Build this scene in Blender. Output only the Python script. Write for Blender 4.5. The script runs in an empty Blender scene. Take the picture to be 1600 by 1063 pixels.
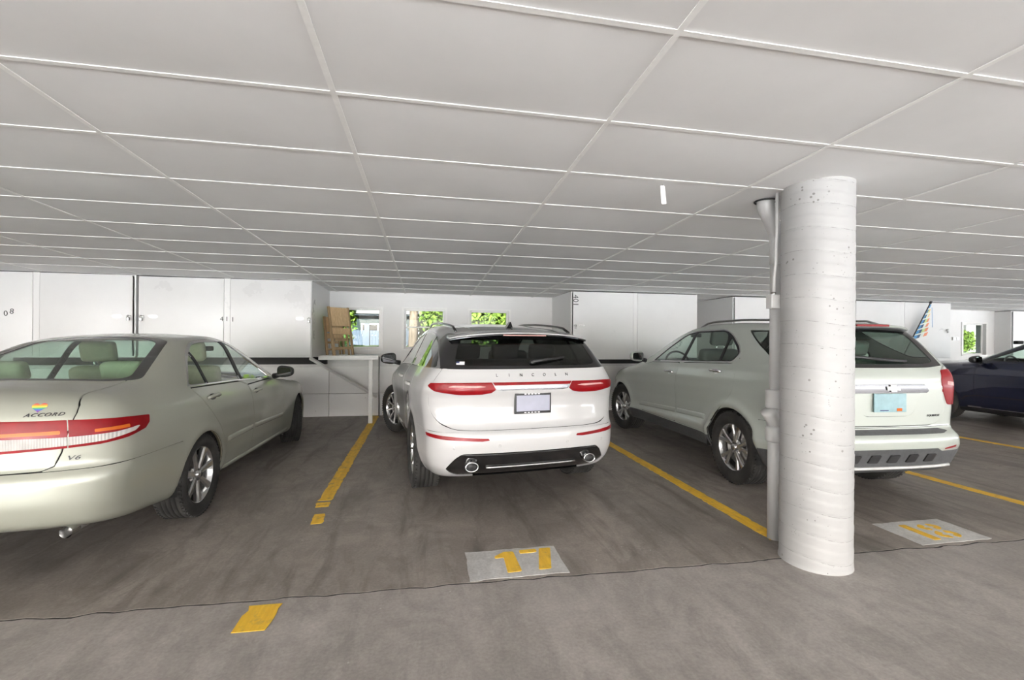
import bpy, bmesh, math, random
import numpy as np
from mathutils import Vector, Matrix
random.seed(4); rng = np.random.default_rng(4)
scene = bpy.context.scene
COL = scene.collection
# ---------------------------------------------------------------- camera
H = 1.42; YAW = .1862; ROLL = .0071; FPX = 711.
cam_data = bpy.data.cameras.new('camera'); cam = bpy.data.objects.new('camera', cam_data); COL.objects.link(cam)
cam_data.sensor_width = 36; cam_data.lens = FPX/1600*36; cam_data.clip_start = .05; cam_data.clip_end = 400
cam.matrix_world = Matrix.Translation((0, 0, H)) @ Matrix.Rotation(-YAW, 4, 'Z') @ Matrix.Rotation(math.pi/2, 4, 'X') @ Matrix.Rotation(ROLL, 4, 'Z')
scene.camera = cam
# ---------------------------------------------------------------- sky, sun, exposure
world = bpy.data.worlds.new('sky'); scene.world = world; world.use_nodes = True
wn = world.node_tree.nodes; wl = world.node_tree.links
for n in list(wn): wn.remove(n)
wo = wn.new('ShaderNodeOutputWorld'); bg = wn.new('ShaderNodeBackground'); sky = wn.new('ShaderNodeTexSky')
sky.sky_type = 'NISHITA'; sky.sun_disc = False; sky.sun_elevation = math.radians(21); sky.sun_rotation = math.radians(200)
sky.air_density = 1.0; sky.dust_density = 3.0; sky.ozone_density = .6
hsv = wn.new('ShaderNodeHueSaturation'); hsv.inputs['Saturation'].default_value = .25
wl.new(sky.outputs[0], hsv.inputs['Color']); wl.new(hsv.outputs[0], bg.inputs['Color']); bg.inputs['Strength'].default_value = .11
wl.new(bg.outputs[0], wo.inputs['Surface'])
sun_data = bpy.data.lights.new('sun', 'SUN'); sun_data.energy = 26.0; sun_data.angle = math.radians(.8); sun_data.color = (.94, .975, 1)
sun = bpy.data.objects.new('sun', sun_data); COL.objects.link(sun)
sun.rotation_euler = (math.radians(69), 0, math.radians(-14))       # low, from behind the camera
vs = scene.view_settings
vs.view_transform = 'Standard'; vs.look = 'None'; vs.gamma = 1.0; vs.use_curve_mapping = False; vs.exposure = 2.42
scene.cycles.max_bounces = 12; scene.cycles.diffuse_bounces = 6; scene.cycles.glossy_bounces = 4
scene.cycles.transparent_max_bounces = 16; scene.cycles.transmission_bounces = 8
scene.cycles.sample_clamp_indirect = 8; scene.cycles.caustics_reflective = False; scene.cycles.caustics_refractive = False
# ---------------------------------------------------------------- helpers
def mesh_np(name, V, F, check=True):
    V = np.asarray(V, np.float32); F = np.asarray(F, np.int32)
    me = bpy.data.meshes.new(name); k = F.shape[1]
    me.vertices.add(len(V)); me.vertices.foreach_set('co', V.ravel())
    me.loops.add(F.size); me.loops.foreach_set('vertex_index', F.ravel())
    me.polygons.add(len(F)); me.polygons.foreach_set('loop_start', np.arange(0, F.size, k, dtype=np.int32))
    me.polygons.foreach_set('use_smooth', np.ones(len(F), bool))
    me.update(calc_edges=True)
    if check: me.validate()
    return me
def ob(name, me, mat=None, parent=None, loc=None, rz=None):
    o = bpy.data.objects.new(name, me); COL.objects.link(o)
    if mat is not None and me is not None:
        if len(me.materials) == 0: me.materials.append(mat)
        else: o.active_material = mat
    if parent is not None: o.parent = parent
    if loc is not None: o.location = loc
    if rz is not None: o.rotation_euler[2] = rz
    return o
def tag(o, label=None, cat=None, group=None, kind=None):
    if label: o['label'] = label
    if cat: o['category'] = cat
    if group: o['group'] = group
    if kind: o['kind'] = kind
    return o
def thing(name, label, cat, loc=(0, 0, 0), rz=0, group=None):
    o = ob(name, None, loc=loc, rz=rz); o.empty_display_size = .2
    return tag(o, label, cat, group)
class MB:
    """collects simple solids into one mesh"""
    def __init__(s): s.v = []; s.f = []; s.sm = []
    def add(s, V, F, smooth=False):
        b = len(s.v); s.v += [tuple(map(float, p)) for p in V]; s.f += [tuple(int(i)+b for i in q) for q in F]; s.sm += [smooth]*len(F); return s
    def box(s, x0, x1, y0, y1, z0, z1, bev=0.):
        if bev <= 0:
            return s.add([(x0,y0,z0),(x1,y0,z0),(x1,y1,z0),(x0,y1,z0),(x0,y0,z1),(x1,y0,z1),(x1,y1,z1),(x0,y1,z1)],
                         [(0,3,2,1),(4,5,6,7),(0,1,5,4),(1,2,6,5),(2,3,7,6),(3,0,4,7)])
        bm = bmesh.new(); bmesh.ops.create_cube(bm, size=1)
        for v in bm.verts: v.co = Vector(((x0+x1)/2+v.co.x*(x1-x0), (y0+y1)/2+v.co.y*(y1-y0), (z0+z1)/2+v.co.z*(z1-z0)))
        bmesh.ops.bevel(bm, geom=bm.edges[:], offset=bev, segments=3, affect='EDGES', profile=.6)
        bm.verts.index_update()
        s.add([v.co[:] for v in bm.verts], [[v.index for v in f.verts] for f in bm.faces], True); bm.free(); return s
    def tube(s, pts, r, n=10, cap=True, smooth=True):
        pts = [Vector(p) for p in pts]; rr = r if hasattr(r, '__len__') else [r]*len(pts)
        V = []; F = []; up = None
        for i, p in enumerate(pts):
            t = (pts[min(i+1, len(pts)-1)]-pts[max(i-1, 0)]).normalized()
            if up is None: up = Vector((0, 0, 1)) if abs(t.z) < .9 else Vector((1, 0, 0))
            u = t.cross(up).normalized(); w = u.cross(t).normalized(); up = w
            for k in range(n):
                a = 2*math.pi*k/n; V.append(p+u*(math.cos(a)*rr[i])+w*(math.sin(a)*rr[i]))
        m = len(pts)
        for i in range(m-1):
            for k in range(n): F.append((i*n+k, (i+1)*n+k, (i+1)*n+(k+1) % n, i*n+(k+1) % n))
        if cap: F.append(tuple(range(n))); F.append(tuple(reversed(range((m-1)*n, m*n))))
        return s.add(V, F, smooth)
    def lathe(s, prof, axis='z', n=32, c=(0, 0, 0), smooth=True, close=False):
        """prof: list of (r, h)"""
        V = []; F = []; m = len(prof)
        for r, h in prof:
            for k in range(n):
                a = 2*math.pi*k/n; x, y = r*math.cos(a), r*math.sin(a)
                q = (x, y, h) if axis == 'z' else ((h, x, y) if axis == 'x' else (y, h, x))
                V.append((q[0]+c[0], q[1]+c[1], q[2]+c[2]))
        for i in range(m-1 if not close else m):
            j = (i+1) % m
            for k in range(n): F.append((i*n+k, i*n+(k+1) % n, j*n+(k+1) % n, j*n+k))
        return s.add(V, F, smooth)
    def prism(s, poly, z0, z1, M=None, smooth=False):
        n = len(poly); V = [(p[0], p[1], z0) for p in poly]+[(p[0], p[1], z1) for p in poly]
        F = [tuple(reversed(range(n))), tuple(range(n, 2*n))]+[(i, (i+1) % n, n+(i+1) % n, n+i) for i in range(n)]
        if M is not None: V = [M @ Vector(v) for v in V]
        return s.add(V, F, smooth)
    def mesh(s, name, recalc=False):
        me = bpy.data.meshes.new(name); me.from_pydata(s.v, [], s.f)
        me.polygons.foreach_set('use_smooth', s.sm); me.update()
        if recalc:
            bm = bmesh.new(); bm.from_mesh(me); bmesh.ops.recalc_face_normals(bm, faces=bm.faces); bm.to_mesh(me); bm.free()
        return me
    def build(s, name, mat, parent=None, recalc=False, **k): return ob(name, s.mesh(name, recalc), mat, parent, **k)
def bevel(o, w=.005, seg=2):
    m = o.modifiers.new('bevel', 'BEVEL'); m.width = w; m.segments = seg; m.limit_method = 'ANGLE'; m.angle_limit = .6; return o
def text_mesh(body, size, depth=.001, shear=0., space=1.0, align='LEFT', offset=0.):
    cu = bpy.data.curves.new('lettering', 'FONT'); cu.body = body; cu.size = size; cu.extrude = depth; cu.align_x = align; cu.align_y = 'CENTER'
    cu.shear = shear; cu.space_character = space; cu.offset = offset; cu.resolution_u = 3
    t = bpy.data.objects.new('lettering', cu); COL.objects.link(t)
    dg = bpy.context.evaluated_depsgraph_get(); me = bpy.data.meshes.new_from_object(t.evaluated_get(dg))
    bpy.data.objects.remove(t); bpy.data.curves.remove(cu)
    return me
# ---------------------------------------------------------------- materials
class NT:
    def __init__(s, name):
        s.m = bpy.data.materials.new(name); s.m.use_nodes = True; s.n = s.m.node_tree.nodes; s.l = s.m.node_tree.links
        for x in list(s.n): s.n.remove(x)
        s.out = s.n.new('ShaderNodeOutputMaterial'); s._tc = None
    def node(s, t, **kw):
        x = s.n.new('ShaderNode'+t)
        for k, v in kw.items():
            if k.startswith('i_'): s.set(x, k[2:].replace('_', ' '), v)
            else: setattr(x, k, v)
        return x
    def set(s, x, k, v):
        i = x.inputs[int(k)] if k.isdigit() else x.inputs[k]
        if isinstance(v, bpy.types.NodeSocket): s.l.new(v, i)
        else: i.default_value = v if not (isinstance(v, tuple) and len(v) == 3 and i.type == 'RGBA') else (*v, 1)
    def tc(s, kind='Object'):
        if s._tc is None: s._tc = s.n.new('ShaderNodeTexCoord')
        return s._tc.outputs[kind]
    def geo(s): return s.node('NewGeometry').outputs['Position']
    def mapping(s, vec, scale=(1, 1, 1), loc=(0, 0, 0), rot=(0, 0, 0)):
        m = s.node('Mapping'); s.l.new(vec, m.inputs[0]); m.inputs['Scale'].default_value = scale; m.inputs['Location'].default_value = loc; m.inputs['Rotation'].default_value = rot
        return m.outputs[0]
    def noise(s, vec, scale=5., detail=4., rough=.55, dist=0.):
        n = s.node('TexNoise'); s.l.new(vec, n.inputs['Vector']); n.inputs['Scale'].default_value = scale; n.inputs['Detail'].default_value = detail
        n.inputs['Roughness'].default_value = rough; n.inputs['Distortion'].default_value = dist; return n.outputs['Fac']
    def ramp(s, fac, stops, interp='LINEAR'):
        r = s.node('ValToRGB'); s.l.new(fac, r.inputs[0]); e = r.color_ramp.elements; r.color_ramp.interpolation = interp
        while len(e) < len(stops): e.new(.5)
        for q, (p, c) in zip(e, stops):
            q.position = p; q.color = (c, c, c, 1) if not hasattr(c, '__len__') else (*c[:3], 1)
        return r.outputs[0]
    def mix(s, fac, a, b, mode='MIX'):
        m = s.node('Mix', data_type='RGBA', blend_type=mode)
        for k, v in ((0, fac), (6, a), (7, b)):
            if isinstance(v, bpy.types.NodeSocket): s.l.new(v, m.inputs[k])
            elif k == 0: m.inputs[0].default_value = v
            else: m.inputs[k].default_value = (*v[:3], 1)
        return m.outputs[2]
    def math(s, op, a, b=0., c=None):
        m = s.node('Math', operation=op)
        for k, v in enumerate((a, b) if c is None else (a, b, c)):
            if isinstance(v, bpy.types.NodeSocket): s.l.new(v, m.inputs[k])
            else: m.inputs[k].default_value = v
        return m.outputs[0]
    def bump(s, h, strength=.2, dist=.01):
        b = s.node('Bump'); s.l.new(h, b.inputs['Height']); b.inputs['Strength'].default_value = strength; b.inputs['Distance'].default_value = dist; return b.outputs[0]
    def pbr(s, **kw):
        p = s.n.new('ShaderNodeBsdfPrincipled')
        for k, v in kw.items(): s.set(p, k.replace('_', ' '), v)
        s.l.new(p.outputs[0], s.out.inputs[0]); return s.m
def simple(name, col, rough=.5, metal=0., var=.06, scale=30., coat=0., **kw):
    t = NT(name); c = t.tc()
    n = t.noise(c, scale, 3)
    f = t.ramp(n, [(.3, 0), (.7, 1)])
    dark = tuple(x*(1-var) for x in col); lite = tuple(min(1, x*(1+var)) for x in col)
    return t.pbr(Base_Color=t.mix(f, dark, lite), Roughness=rough, Metallic=metal, Coat_Weight=coat, Coat_Roughness=.03, **kw)
def glass_mat(name, tint, refl=1.0):
    """thin pane: tinted see-through plus Fresnel reflection"""
    t = NT(name)
    tr = t.node('BsdfTransparent'); tr.inputs[0].default_value = (*tint, 1)
    gl = t.node('BsdfGlossy'); gl.inputs['Roughness'].default_value = .015; gl.inputs[0].default_value = (refl, refl, refl, 1)
    fr = t.node('Fresnel'); gm = t.node('NewGeometry')
    t.l.new(t.math('SUBTRACT', 1.5, t.math('MULTIPLY', gm.outputs['Backfacing'], 1.5-1/1.5)), fr.inputs[0])   # same thin pane from either side
    n = t.noise(t.tc(), 6., 2); b = t.bump(n, .02, .01); t.l.new(b, gl.inputs['Normal'])
    k = t.math('MULTIPLY', fr.outputs[0], 1.3)
    mx = t.node('MixShader'); t.l.new(k, mx.inputs[0]); t.l.new(tr.outputs[0], mx.inputs[1]); t.l.new(gl.outputs[0], mx.inputs[2])
    t.l.new(mx.outputs[0], t.out.inputs[0]); return t.m
M = {}
def paint(name, col, metal=.55, rough=.28, flake=.10, dust=0., dustcol=(.35, .33, .30)):
    t = NT(name); c = t.tc()
    v = t.node('TexVoronoi', feature='F1'); t.l.new(c, v.inputs['Vector']); v.inputs['Scale'].default_value = 900
    f = t.math('MULTIPLY', t.math('SUBTRACT', v.outputs['Color'], .5), flake)
    base = t.mix(t.math('ADD', f, .5), tuple(x*(1-flake) for x in col), tuple(min(1, x*(1+flake)) for x in col))
    ro = rough
    coat = 1.0
    if dust > 0:
        nz = t.noise(c, 3.2, 6, .65)
        d = t.math('MULTIPLY', t.ramp(nz, [(.35, 0), (.75, 1)]), dust)
        base = t.mix(d, base, dustcol)
        coat = t.math('SUBTRACT', 1., d); ro = t.math('ADD', rough, t.math('MULTIPLY', d, .3))
    return t.pbr(Base_Color=base, Metallic=metal, Roughness=ro, Coat_Weight=coat, Coat_Roughness=.02, Coat_IOR=1.5)
# ---------------------------------------------------------------- car bodies: smooth implicit shells, cut into panels
class Smooth:
    """polyline blurred into a smooth curve (table lookup)"""
    def __init__(s, pts, sig=.03, lo=None, hi=None):
        p = np.array(pts, float); st = .004
        x0 = p[0, 0] - 4*sig - .3; x1 = p[-1, 0] + 4*sig + .3
        s.x = np.arange(x0, x1, st)
        y = np.interp(s.x, p[:, 0], p[:, 1])
        sl0 = (p[1, 1]-p[0, 1])/(p[1, 0]-p[0, 0]); sl1 = (p[-1, 1]-p[-2, 1])/(p[-1, 0]-p[-2, 0])
        m = s.x < p[0, 0]; y[m] = p[0, 1]+sl0*(s.x[m]-p[0, 0])
        m = s.x > p[-1, 0]; y[m] = p[-1, 1]+sl1*(s.x[m]-p[-1, 0])
        n = int(3.5*sig/st)+1
        k = np.exp(-.5*(np.arange(-n, n+1)*st/sig)**2); k /= k.sum()
        yp = np.concatenate([y[0]+sl0*st*np.arange(-n, 0), y, y[-1]+sl1*st*np.arange(1, n+1)])
        s.y = np.convolve(yp, k, 'valid'); s.sl0 = sl0; s.sl1 = sl1
        s.dy = np.gradient(s.y, st)
    def __call__(s, x):
        r = np.interp(x, s.x, s.y)
        return r + np.where(x < s.x[0], (x-s.x[0])*s.sl0, 0) + np.where(x > s.x[-1], (x-s.x[-1])*s.sl1, 0)
    def d(s, x): return np.interp(x, s.x, s.dy)

def smax(a, b, k):
    h = np.maximum(k-np.abs(a-b), 0)/k
    return np.maximum(a, b)+h*h*k*.25

class Body:
    def __init__(s, P):
        s.P = P
        s.T = Smooth(P['top'], P.get('top_sig', .06)); s.W = Smooth(P['plan'], .10)
        s.zb = Smooth(P['belt'], .10); s.ins = Smooth(P['inset'], P.get('inset_sig', .014))
        s.xr = Smooth(P['rear'], P.get('rear_sig', .018)); s.xf = Smooth(P['front'], .03)
        s.k = Smooth(P['bow'], .15); s.gh = Smooth(P['gh'], .1); s.kst = Smooth(P['edge'], .1)
        s.bot = Smooth(P['bot'], .06)
    def f(s, a, b, z):
        P = s.P; b = np.sqrt(b*b+1e-8)
        sv = z-s.zb(a)
        w = s.W(a)-s.ins(sv)-s.gh(a)*np.maximum(sv, 0)
        for (ax, R, fl) in P['arches']:
            r = np.hypot(a-ax, z-P['rw'])
            w = w + fl*np.exp(-((r-R)/.055)**2)*np.clip((z-.12)/.15, 0, 1) + fl*.5*np.exp(-((r-R-.07)/.10)**2)
        for fn in P.get('extra', ()): w = w + fn(a, z, sv)
        ss = b-w
        aa = a+s.k(a)*b*b
        st = (z-s.T(aa)+P['crown']*b*b)/np.sqrt(1+s.T.d(aa)**2)
        xr = s.xr(z)
        if 'rear_extra' in P: xr = xr+P['rear_extra'](b, z)
        sr = (xr+P['pr'][0]*b*b+P['pr'][1]*b**4-a)/np.sqrt(1+s.xr.d(z)**2)
        sf = a-(s.xf(z)-P['pf'][0]*b*b-P['pf'][1]*b**4)
        v = smax(ss, st, s.kst(a))
        v = smax(v, sr, P.get('kr', .10)); v = smax(v, sf, .12)
        return smax(v, s.bot(a)-z, .06)
    def grad(s, p, e=.003):
        g = np.empty_like(p)
        for i in range(3):
            d = np.zeros(3); d[i] = e
            q = p+d; r = p-d
            g[:, i] = s.f(q[:, 0], q[:, 1], q[:, 2])-s.f(r[:, 0], r[:, 1], r[:, 2])
        return g/np.maximum(np.linalg.norm(g, axis=1), 1e-9)[:, None]
    def cast(s, o, d, t1, off=0., it=34):
        lo = np.zeros(len(d)); hi = np.full(len(d), t1)
        for _ in range(it):
            m = .5*(lo+hi); q = o+d*m[:, None]
            ins = s.f(q[:, 0], q[:, 1], q[:, 2]) < off
            lo = np.where(ins, m, lo); hi = np.where(ins, hi, m)
        return o+d*(.5*(lo+hi))[:, None]
    def hit(s, o, d, t0, t1, n=900):
        """first outside-to-inside crossing along a ray"""
        t = np.linspace(t0, t1, n); q = o+d*t[:, None]
        v = s.f(q[:, 0], q[:, 1], q[:, 2])
        i = np.where((v[:-1] > 0) & (v[1:] <= 0))[0]
        if len(i) == 0: return None
        i = i[0]; tt = t[i]+(t[i+1]-t[i])*v[i]/(v[i]-v[i+1])
        return o+d*tt
    def grid(s, nth=110, nmid=150, nend=70, off=0.):
        P = s.P; a0, a1, z0 = P['spine']
        th = np.linspace(-np.pi/2, np.pi/2, nth)
        am = np.linspace(a0, a1, nmid)
        ph = np.linspace(np.pi/2, 0, nend+1)
        rows = []
        O = []; D = []
        for q in ph[:0:-1]:                      # front pole -> front shoulder (q small = along axis)
            O.append(np.tile([a1, 0, z0], (nth, 1)))
            D.append(np.c_[np.full(nth, np.cos(q)), np.sin(q)*np.cos(th), np.sin(q)*np.sin(th)])
        for a in am[::-1]:
            O.append(np.tile([a, 0, z0], (nth, 1)))
            D.append(np.c_[np.zeros(nth), np.cos(th), np.sin(th)])
        for q in ph[1:]:
            O.append(np.tile([a0, 0, z0], (nth, 1)))
            D.append(np.c_[np.full(nth, -np.cos(q)), np.sin(q)*np.cos(th), np.sin(q)*np.sin(th)])
        O = np.concatenate(O); D = np.concatenate(D); n = len(O)//nth
        V = s.cast(O, D, 3., off)
        V[np.abs(V[:, 1]) < 1e-5, 1] = 0
        idx = np.arange(n*nth).reshape(n, nth)
        q = np.stack([idx[:-1, :-1], idx[1:, :-1], idx[1:, 1:], idx[:-1, 1:]], -1).reshape(-1, 4)
        T = np.concatenate([q[:, [0, 2, 1]], q[:, [0, 3, 2]]])
        # drop degenerate triangles at the poles
        p = V[T]; ar = np.linalg.norm(np.cross(p[:, 1]-p[:, 0], p[:, 2]-p[:, 0]), axis=1)
        T = T[ar > 1e-9]
        p = V[T]; nn = np.cross(p[:, 1]-p[:, 0], p[:, 2]-p[:, 0])
        g = s.grad(p.mean(1))
        fl = (nn*g).sum(1) < 0
        T[fl] = T[fl][:, [0, 2, 1]]
        return V, T

def clip_tris(V, T, F):
    """split triangles by the sign of the scalar F at vertices -> (V', T_in (F<0), T_out)"""
    F = np.where(np.abs(F) < 1e-7, 1e-7, F)
    s = F[T] < 0; c = s.sum(1)
    Tin = [T[c == 3]]; Tout = [T[c == 0]]
    new = []; base = len(V)
    def cut(i, j):
        t = F[i]/(F[i]-F[j]); return V[i]+(V[j]-V[i])*t[:, None]
    for k, one in ((1, True), (2, False)):
        m = np.where(c == k)[0]
        if len(m) == 0: continue
        tt = T[m]; ss = s[m] if one else ~s[m]
        r = ss.argmax(1); I = np.arange(len(m))
        A = tt[I, r]; B = tt[I, (r+1) % 3]; Cc = tt[I, (r+2) % 3]
        p = cut(A, B); q = cut(A, Cc)
        ip = base+np.arange(len(m)); iq = ip+len(m); base += 2*len(m)
        new += [p, q]
        tri = np.c_[A, ip, iq]; quad = np.concatenate([np.c_[ip, B, Cc], np.c_[ip, Cc, iq]])
        if one: Tin.append(tri); Tout.append(quad)
        else: Tout.append(tri); Tin.append(quad)
    V2 = np.concatenate([V]+new) if new else V
    return V2, np.concatenate(Tin), np.concatenate(Tout)

def rounded(poly, r, n=5):
    """round the corners of a polygon by r (scalar or list)"""
    P = np.array(poly, float); N = len(P); out = []
    rr = r if hasattr(r, '__len__') else [r]*N
    for i in range(N):
        p, a, b = P[i], P[i-1], P[(i+1) % N]
        u = a-p; v = b-p; lu = np.linalg.norm(u); lv = np.linalg.norm(v)
        q = min(rr[i], .45*lu, .45*lv)
        if q < 1e-4: out.append(p); continue
        A = p+u/lu*q; B = p+v/lv*q
        for t in np.linspace(0, 1, n): out.append((1-t)**2*A+2*t*(1-t)*p+t*t*B)
    return np.array(out)

def poly_sdf(P, x, y):
    """signed distance to a polygon, negative inside"""
    P = np.asarray(P, float); Q = np.roll(P, -1, 0)
    q = np.stack([x, y], -1)
    best = np.full(len(q), 1e9); ins = np.zeros(len(q), bool)
    for a, b in zip(P, Q):
        e = b-a; w = q-a; L = e@e
        t = np.clip((w@e)/max(L, 1e-12), 0, 1)
        best = np.minimum(best, ((w-t[:, None]*e)**2).sum(1))
        c = ((a[1] <= q[:, 1]) != (b[1] <= q[:, 1]))
        with np.errstate(divide='ignore', invalid='ignore'):
            xi = a[0]+(q[:, 1]-a[1])*e[0]/np.where(abs(e[1]) < 1e-12, 1e-12, e[1])
        ins ^= c & (q[:, 0] < xi)
    d = np.sqrt(best)
    return np.where(ins, -d, d)

class Cutter:
    """holds the half shell (b >= 0) of a body and takes panels out of it"""
    def __init__(s, body, **kw):
        s.body = body; s.V, s.T = body.grid(**kw); s.norm()
    def norm(s): pass
    def coords(s, V, view):
        a, b, z = V[:, 0], np.abs(V[:, 1]), V[:, 2]
        if view == 'side': return a, z
        if view == 'rear': return b, z
        if view == 'top': return a, b
        ac = view[1]                       # ('cyl', centre): angle round the tail or nose
        sgn = view[2] if len(view) > 2 else -1
        return np.arctan2(b, sgn*(a-ac)), z
    def take(s, view, poly, guard=None, gap=.0, refine=0, keep=True):
        """cut the polygon out; returns (V, T) of the piece; a strip of 2*gap is lost round it"""
        poly = np.asarray(poly, float)
        x, y = s.coords(s.V, view)
        ext = .06
        lo = poly.min(0)-ext; hi = poly.max(0)+ext
        for lev in range(refine+1):
            x, y = s.coords(s.V, view)
            near = (x > lo[0]) & (x < hi[0]) & (y > lo[1]) & (y < hi[1])
            tm = near[s.T].any(1)
            if guard is not None:
                cen = s.V[s.T].mean(1); tm &= guard(cen[:, 0], np.abs(cen[:, 1]), cen[:, 2])
            if lev == refine: break
            ti = np.where(tm)[0]; u = np.unique(s.T[ti])
            F = np.full(len(s.V), 1e3); F[u] = poly_sdf(poly, x[u], y[u])
            el = np.linalg.norm(s.V[s.T[ti][:, 0]]-s.V[s.T[ti][:, 1]], axis=1)
            el = np.maximum(el, np.linalg.norm(s.V[s.T[ti][:, 0]]-s.V[s.T[ti][:, 2]], axis=1))
            sel = ti[(np.abs(F[s.T[ti]]).min(1) < el*1.05)]
            s.subdiv(sel)
        tm = np.where(tm)[0]; rest = np.ones(len(s.T), bool); rest[tm] = False
        keepT = s.T[rest]; T = s.T[tm]; u = np.unique(T)
        F = np.full(len(s.V), 1e3); F[u] = poly_sdf(poly, x[u], y[u])
        if gap > 0:
            F2 = F-gap
            V2, Ti, To = clip_tris(s.V, T, F2)
            n0 = len(s.V); s.V = V2; s.T = np.concatenate([keepT, To])
            x, y = s.coords(V2, view); u = np.unique(Ti)
            F = np.full(len(V2), 1e3); F[u] = poly_sdf(poly, x[u], y[u])+gap
            V3, Pi, _ = clip_tris(V2, Ti, F)
            return s.pack(V3, Pi)
        V2, Ti, To = clip_tris(s.V, T, F)
        s.V = V2; s.T = np.concatenate([keepT, To])
        return s.pack(V2, Ti)
    def take_field(s, fn, guard=None, gap=.0):
        tm = np.ones(len(s.T), bool)
        if guard is not None:
            cen = s.V[s.T].mean(1); tm = guard(cen[:, 0], np.abs(cen[:, 1]), cen[:, 2])
        keepT = s.T[~tm]; T = s.T[tm]
        F = fn(s.V[:, 0], np.abs(s.V[:, 1]), s.V[:, 2])
        V2, Ti, To = clip_tris(s.V, T, F-gap)
        s.V = V2; s.T = np.concatenate([keepT, To])
        if gap > 0:
            F = fn(V2[:, 0], np.abs(V2[:, 1]), V2[:, 2])+gap
            V2, Ti, _ = clip_tris(V2, Ti, F)
        return s.pack(V2, Ti)
    def subdiv(s, sel):
        T = s.T[sel]; V = s.V
        m01 = .5*(V[T[:, 0]]+V[T[:, 1]]); m12 = .5*(V[T[:, 1]]+V[T[:, 2]]); m20 = .5*(V[T[:, 2]]+V[T[:, 0]])
        n = len(T); b = len(V); i01 = b+np.arange(n); i12 = i01+n; i20 = i12+n
        s.V = np.concatenate([V, m01, m12, m20])
        rest = np.ones(len(s.T), bool); rest[sel] = False
        s.T = np.concatenate([s.T[rest], np.c_[T[:, 0], i01, i20], np.c_[T[:, 1], i12, i01], np.c_[T[:, 2], i20, i12], np.c_[i01, i12, i20]])
    def pack(s, V, T):
        u, inv = np.unique(T, return_inverse=True)
        return V[u], inv.reshape(-1, 3)
    def rest(s): return s.pack(s.V, s.T)

def to_local(V):            # (a, b, z) -> object space: x to the right of the car, y forward
    return np.c_[-V[:, 1], V[:, 0], V[:, 2]]

def shell_mesh(name, body, piece, side=0, off=0., thick=0., N=None):
    """mesh from a half-shell piece. side=+1 left, -1 right, 0 both halves"""
    V, T = piece
    if N is None: N = body.grad(V)
    V = V+N*off
    def one(sg):
        VV = V.copy(); NN = N.copy(); TT = T
        if sg < 0:
            VV[:, 1] *= -1; NN[:, 1] *= -1; TT = T[:, [0, 2, 1]]
        return VV, NN, TT
    if side == 0:
        a, b = one(1), one(-1)
        VV = np.concatenate([a[0], b[0]]); NN = np.concatenate([a[1], b[1]]); TT = np.concatenate([a[2], b[2]+len(V)])
    else: VV, NN, TT = one(side)
    if thick > 0:
        n = len(VV)
        # rim walls: boundary edges, pushed inward
        E = np.concatenate([TT[:, [0, 1]], TT[:, [1, 2]], TT[:, [2, 0]]])
        key = np.sort(E, 1); _, inv, cnt = np.unique(key, axis=0, return_inverse=True, return_counts=True)
        be = E[cnt[inv.reshape(-1)] == 1]
        VI = VV-NN*thick
        q = np.concatenate([np.c_[be[:, 1], be[:, 0], be[:, 0]+n], np.c_[be[:, 1], be[:, 0]+n, be[:, 1]+n]])
        VV = np.concatenate([VV, VI]); NN = np.concatenate([NN, NN]); TT = np.concatenate([TT, q])
    VV = to_local(VV); NN = to_local(NN)
    me = mesh_np(name, VV, TT, False)
    me.normals_split_custom_set_from_vertices(NN.tolist())
    return me
# ---------------------------------------------------------------- setting materials
def concrete_floor(name, base, dark, lite, stain, streak=0.):
    t = NT(name); p = t.geo()
    n1 = t.noise(p, 1.1, 6, .62, .4); n2 = t.noise(p, 7., 6, .7); n3 = t.noise(p, 60., 4, .6)
    c = t.mix(t.ramp(n1, [(.30, 0), (.70, 1)]), dark, lite)
    c = t.mix(.38, c, base)
    c = t.mix(t.math('MULTIPLY', t.ramp(n2, [(.42, 0), (.68, 1)]), .55), c, tuple(x*.66 for x in base))
    n4 = t.noise(t.mapping(p, (1, .6, 1), rot=(0, 0, .6)), 2.4, 7, .68, 1.6)
    c = t.mix(t.math('MULTIPLY', t.ramp(n4, [(.50, 0), (.56, 1)]), .22+.25*stain), c, tuple(x*.60 for x in base))
    c = t.mix(t.math('MULTIPLY', t.ramp(n4, [(.36, 1), (.43, 0)]), .30), c, tuple(min(1, x*1.35) for x in base))
    # broom and tyre streaks along the stall, oil-dark patches with their own shape
    sv = t.mapping(p, (2.6, .45, 1), rot=(0, 0, .22))
    st = t.noise(sv, 2.2, 5, .6, .6)
    c = t.mix(t.math('MULTIPLY', t.ramp(st, [(.50, 0), (.68, 1)]), stain), c, tuple(x*.42 for x in base))
    lv = t.mapping(p, (1.2, .5, 1), rot=(0, 0, -.5), loc=(3, 1, 0))
    lt = t.noise(lv, 1.6, 5, .6, .9)
    c = t.mix(t.math('MULTIPLY', t.ramp(lt, [(.55, 0), (.72, 1)]), .35), c, tuple(min(1, x*1.45) for x in base))
    fine = t.ramp(n3, [(.3, .86), (.7, 1.1)])
    c = t.mix(1., c, fine, 'MULTIPLY')
    # pale specks
    v = t.node('TexVoronoi', feature='F1'); t.l.new(p, v.inputs['Vector']); v.inputs['Scale'].default_value = 6.
    c = t.mix(t.math('MULTIPLY', t.math('LESS_THAN', v.outputs['Distance'], .035), .6), c, (.55, .53, .5))
    h = t.math('ADD', n3, t.math('MULTIPLY', n2, .6))
    r = t.ramp(n1, [(.3, .42), (.7, .62)])
    return t.pbr(Base_Color=c, Roughness=r, Normal=t.bump(h, .12, .004))
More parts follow.
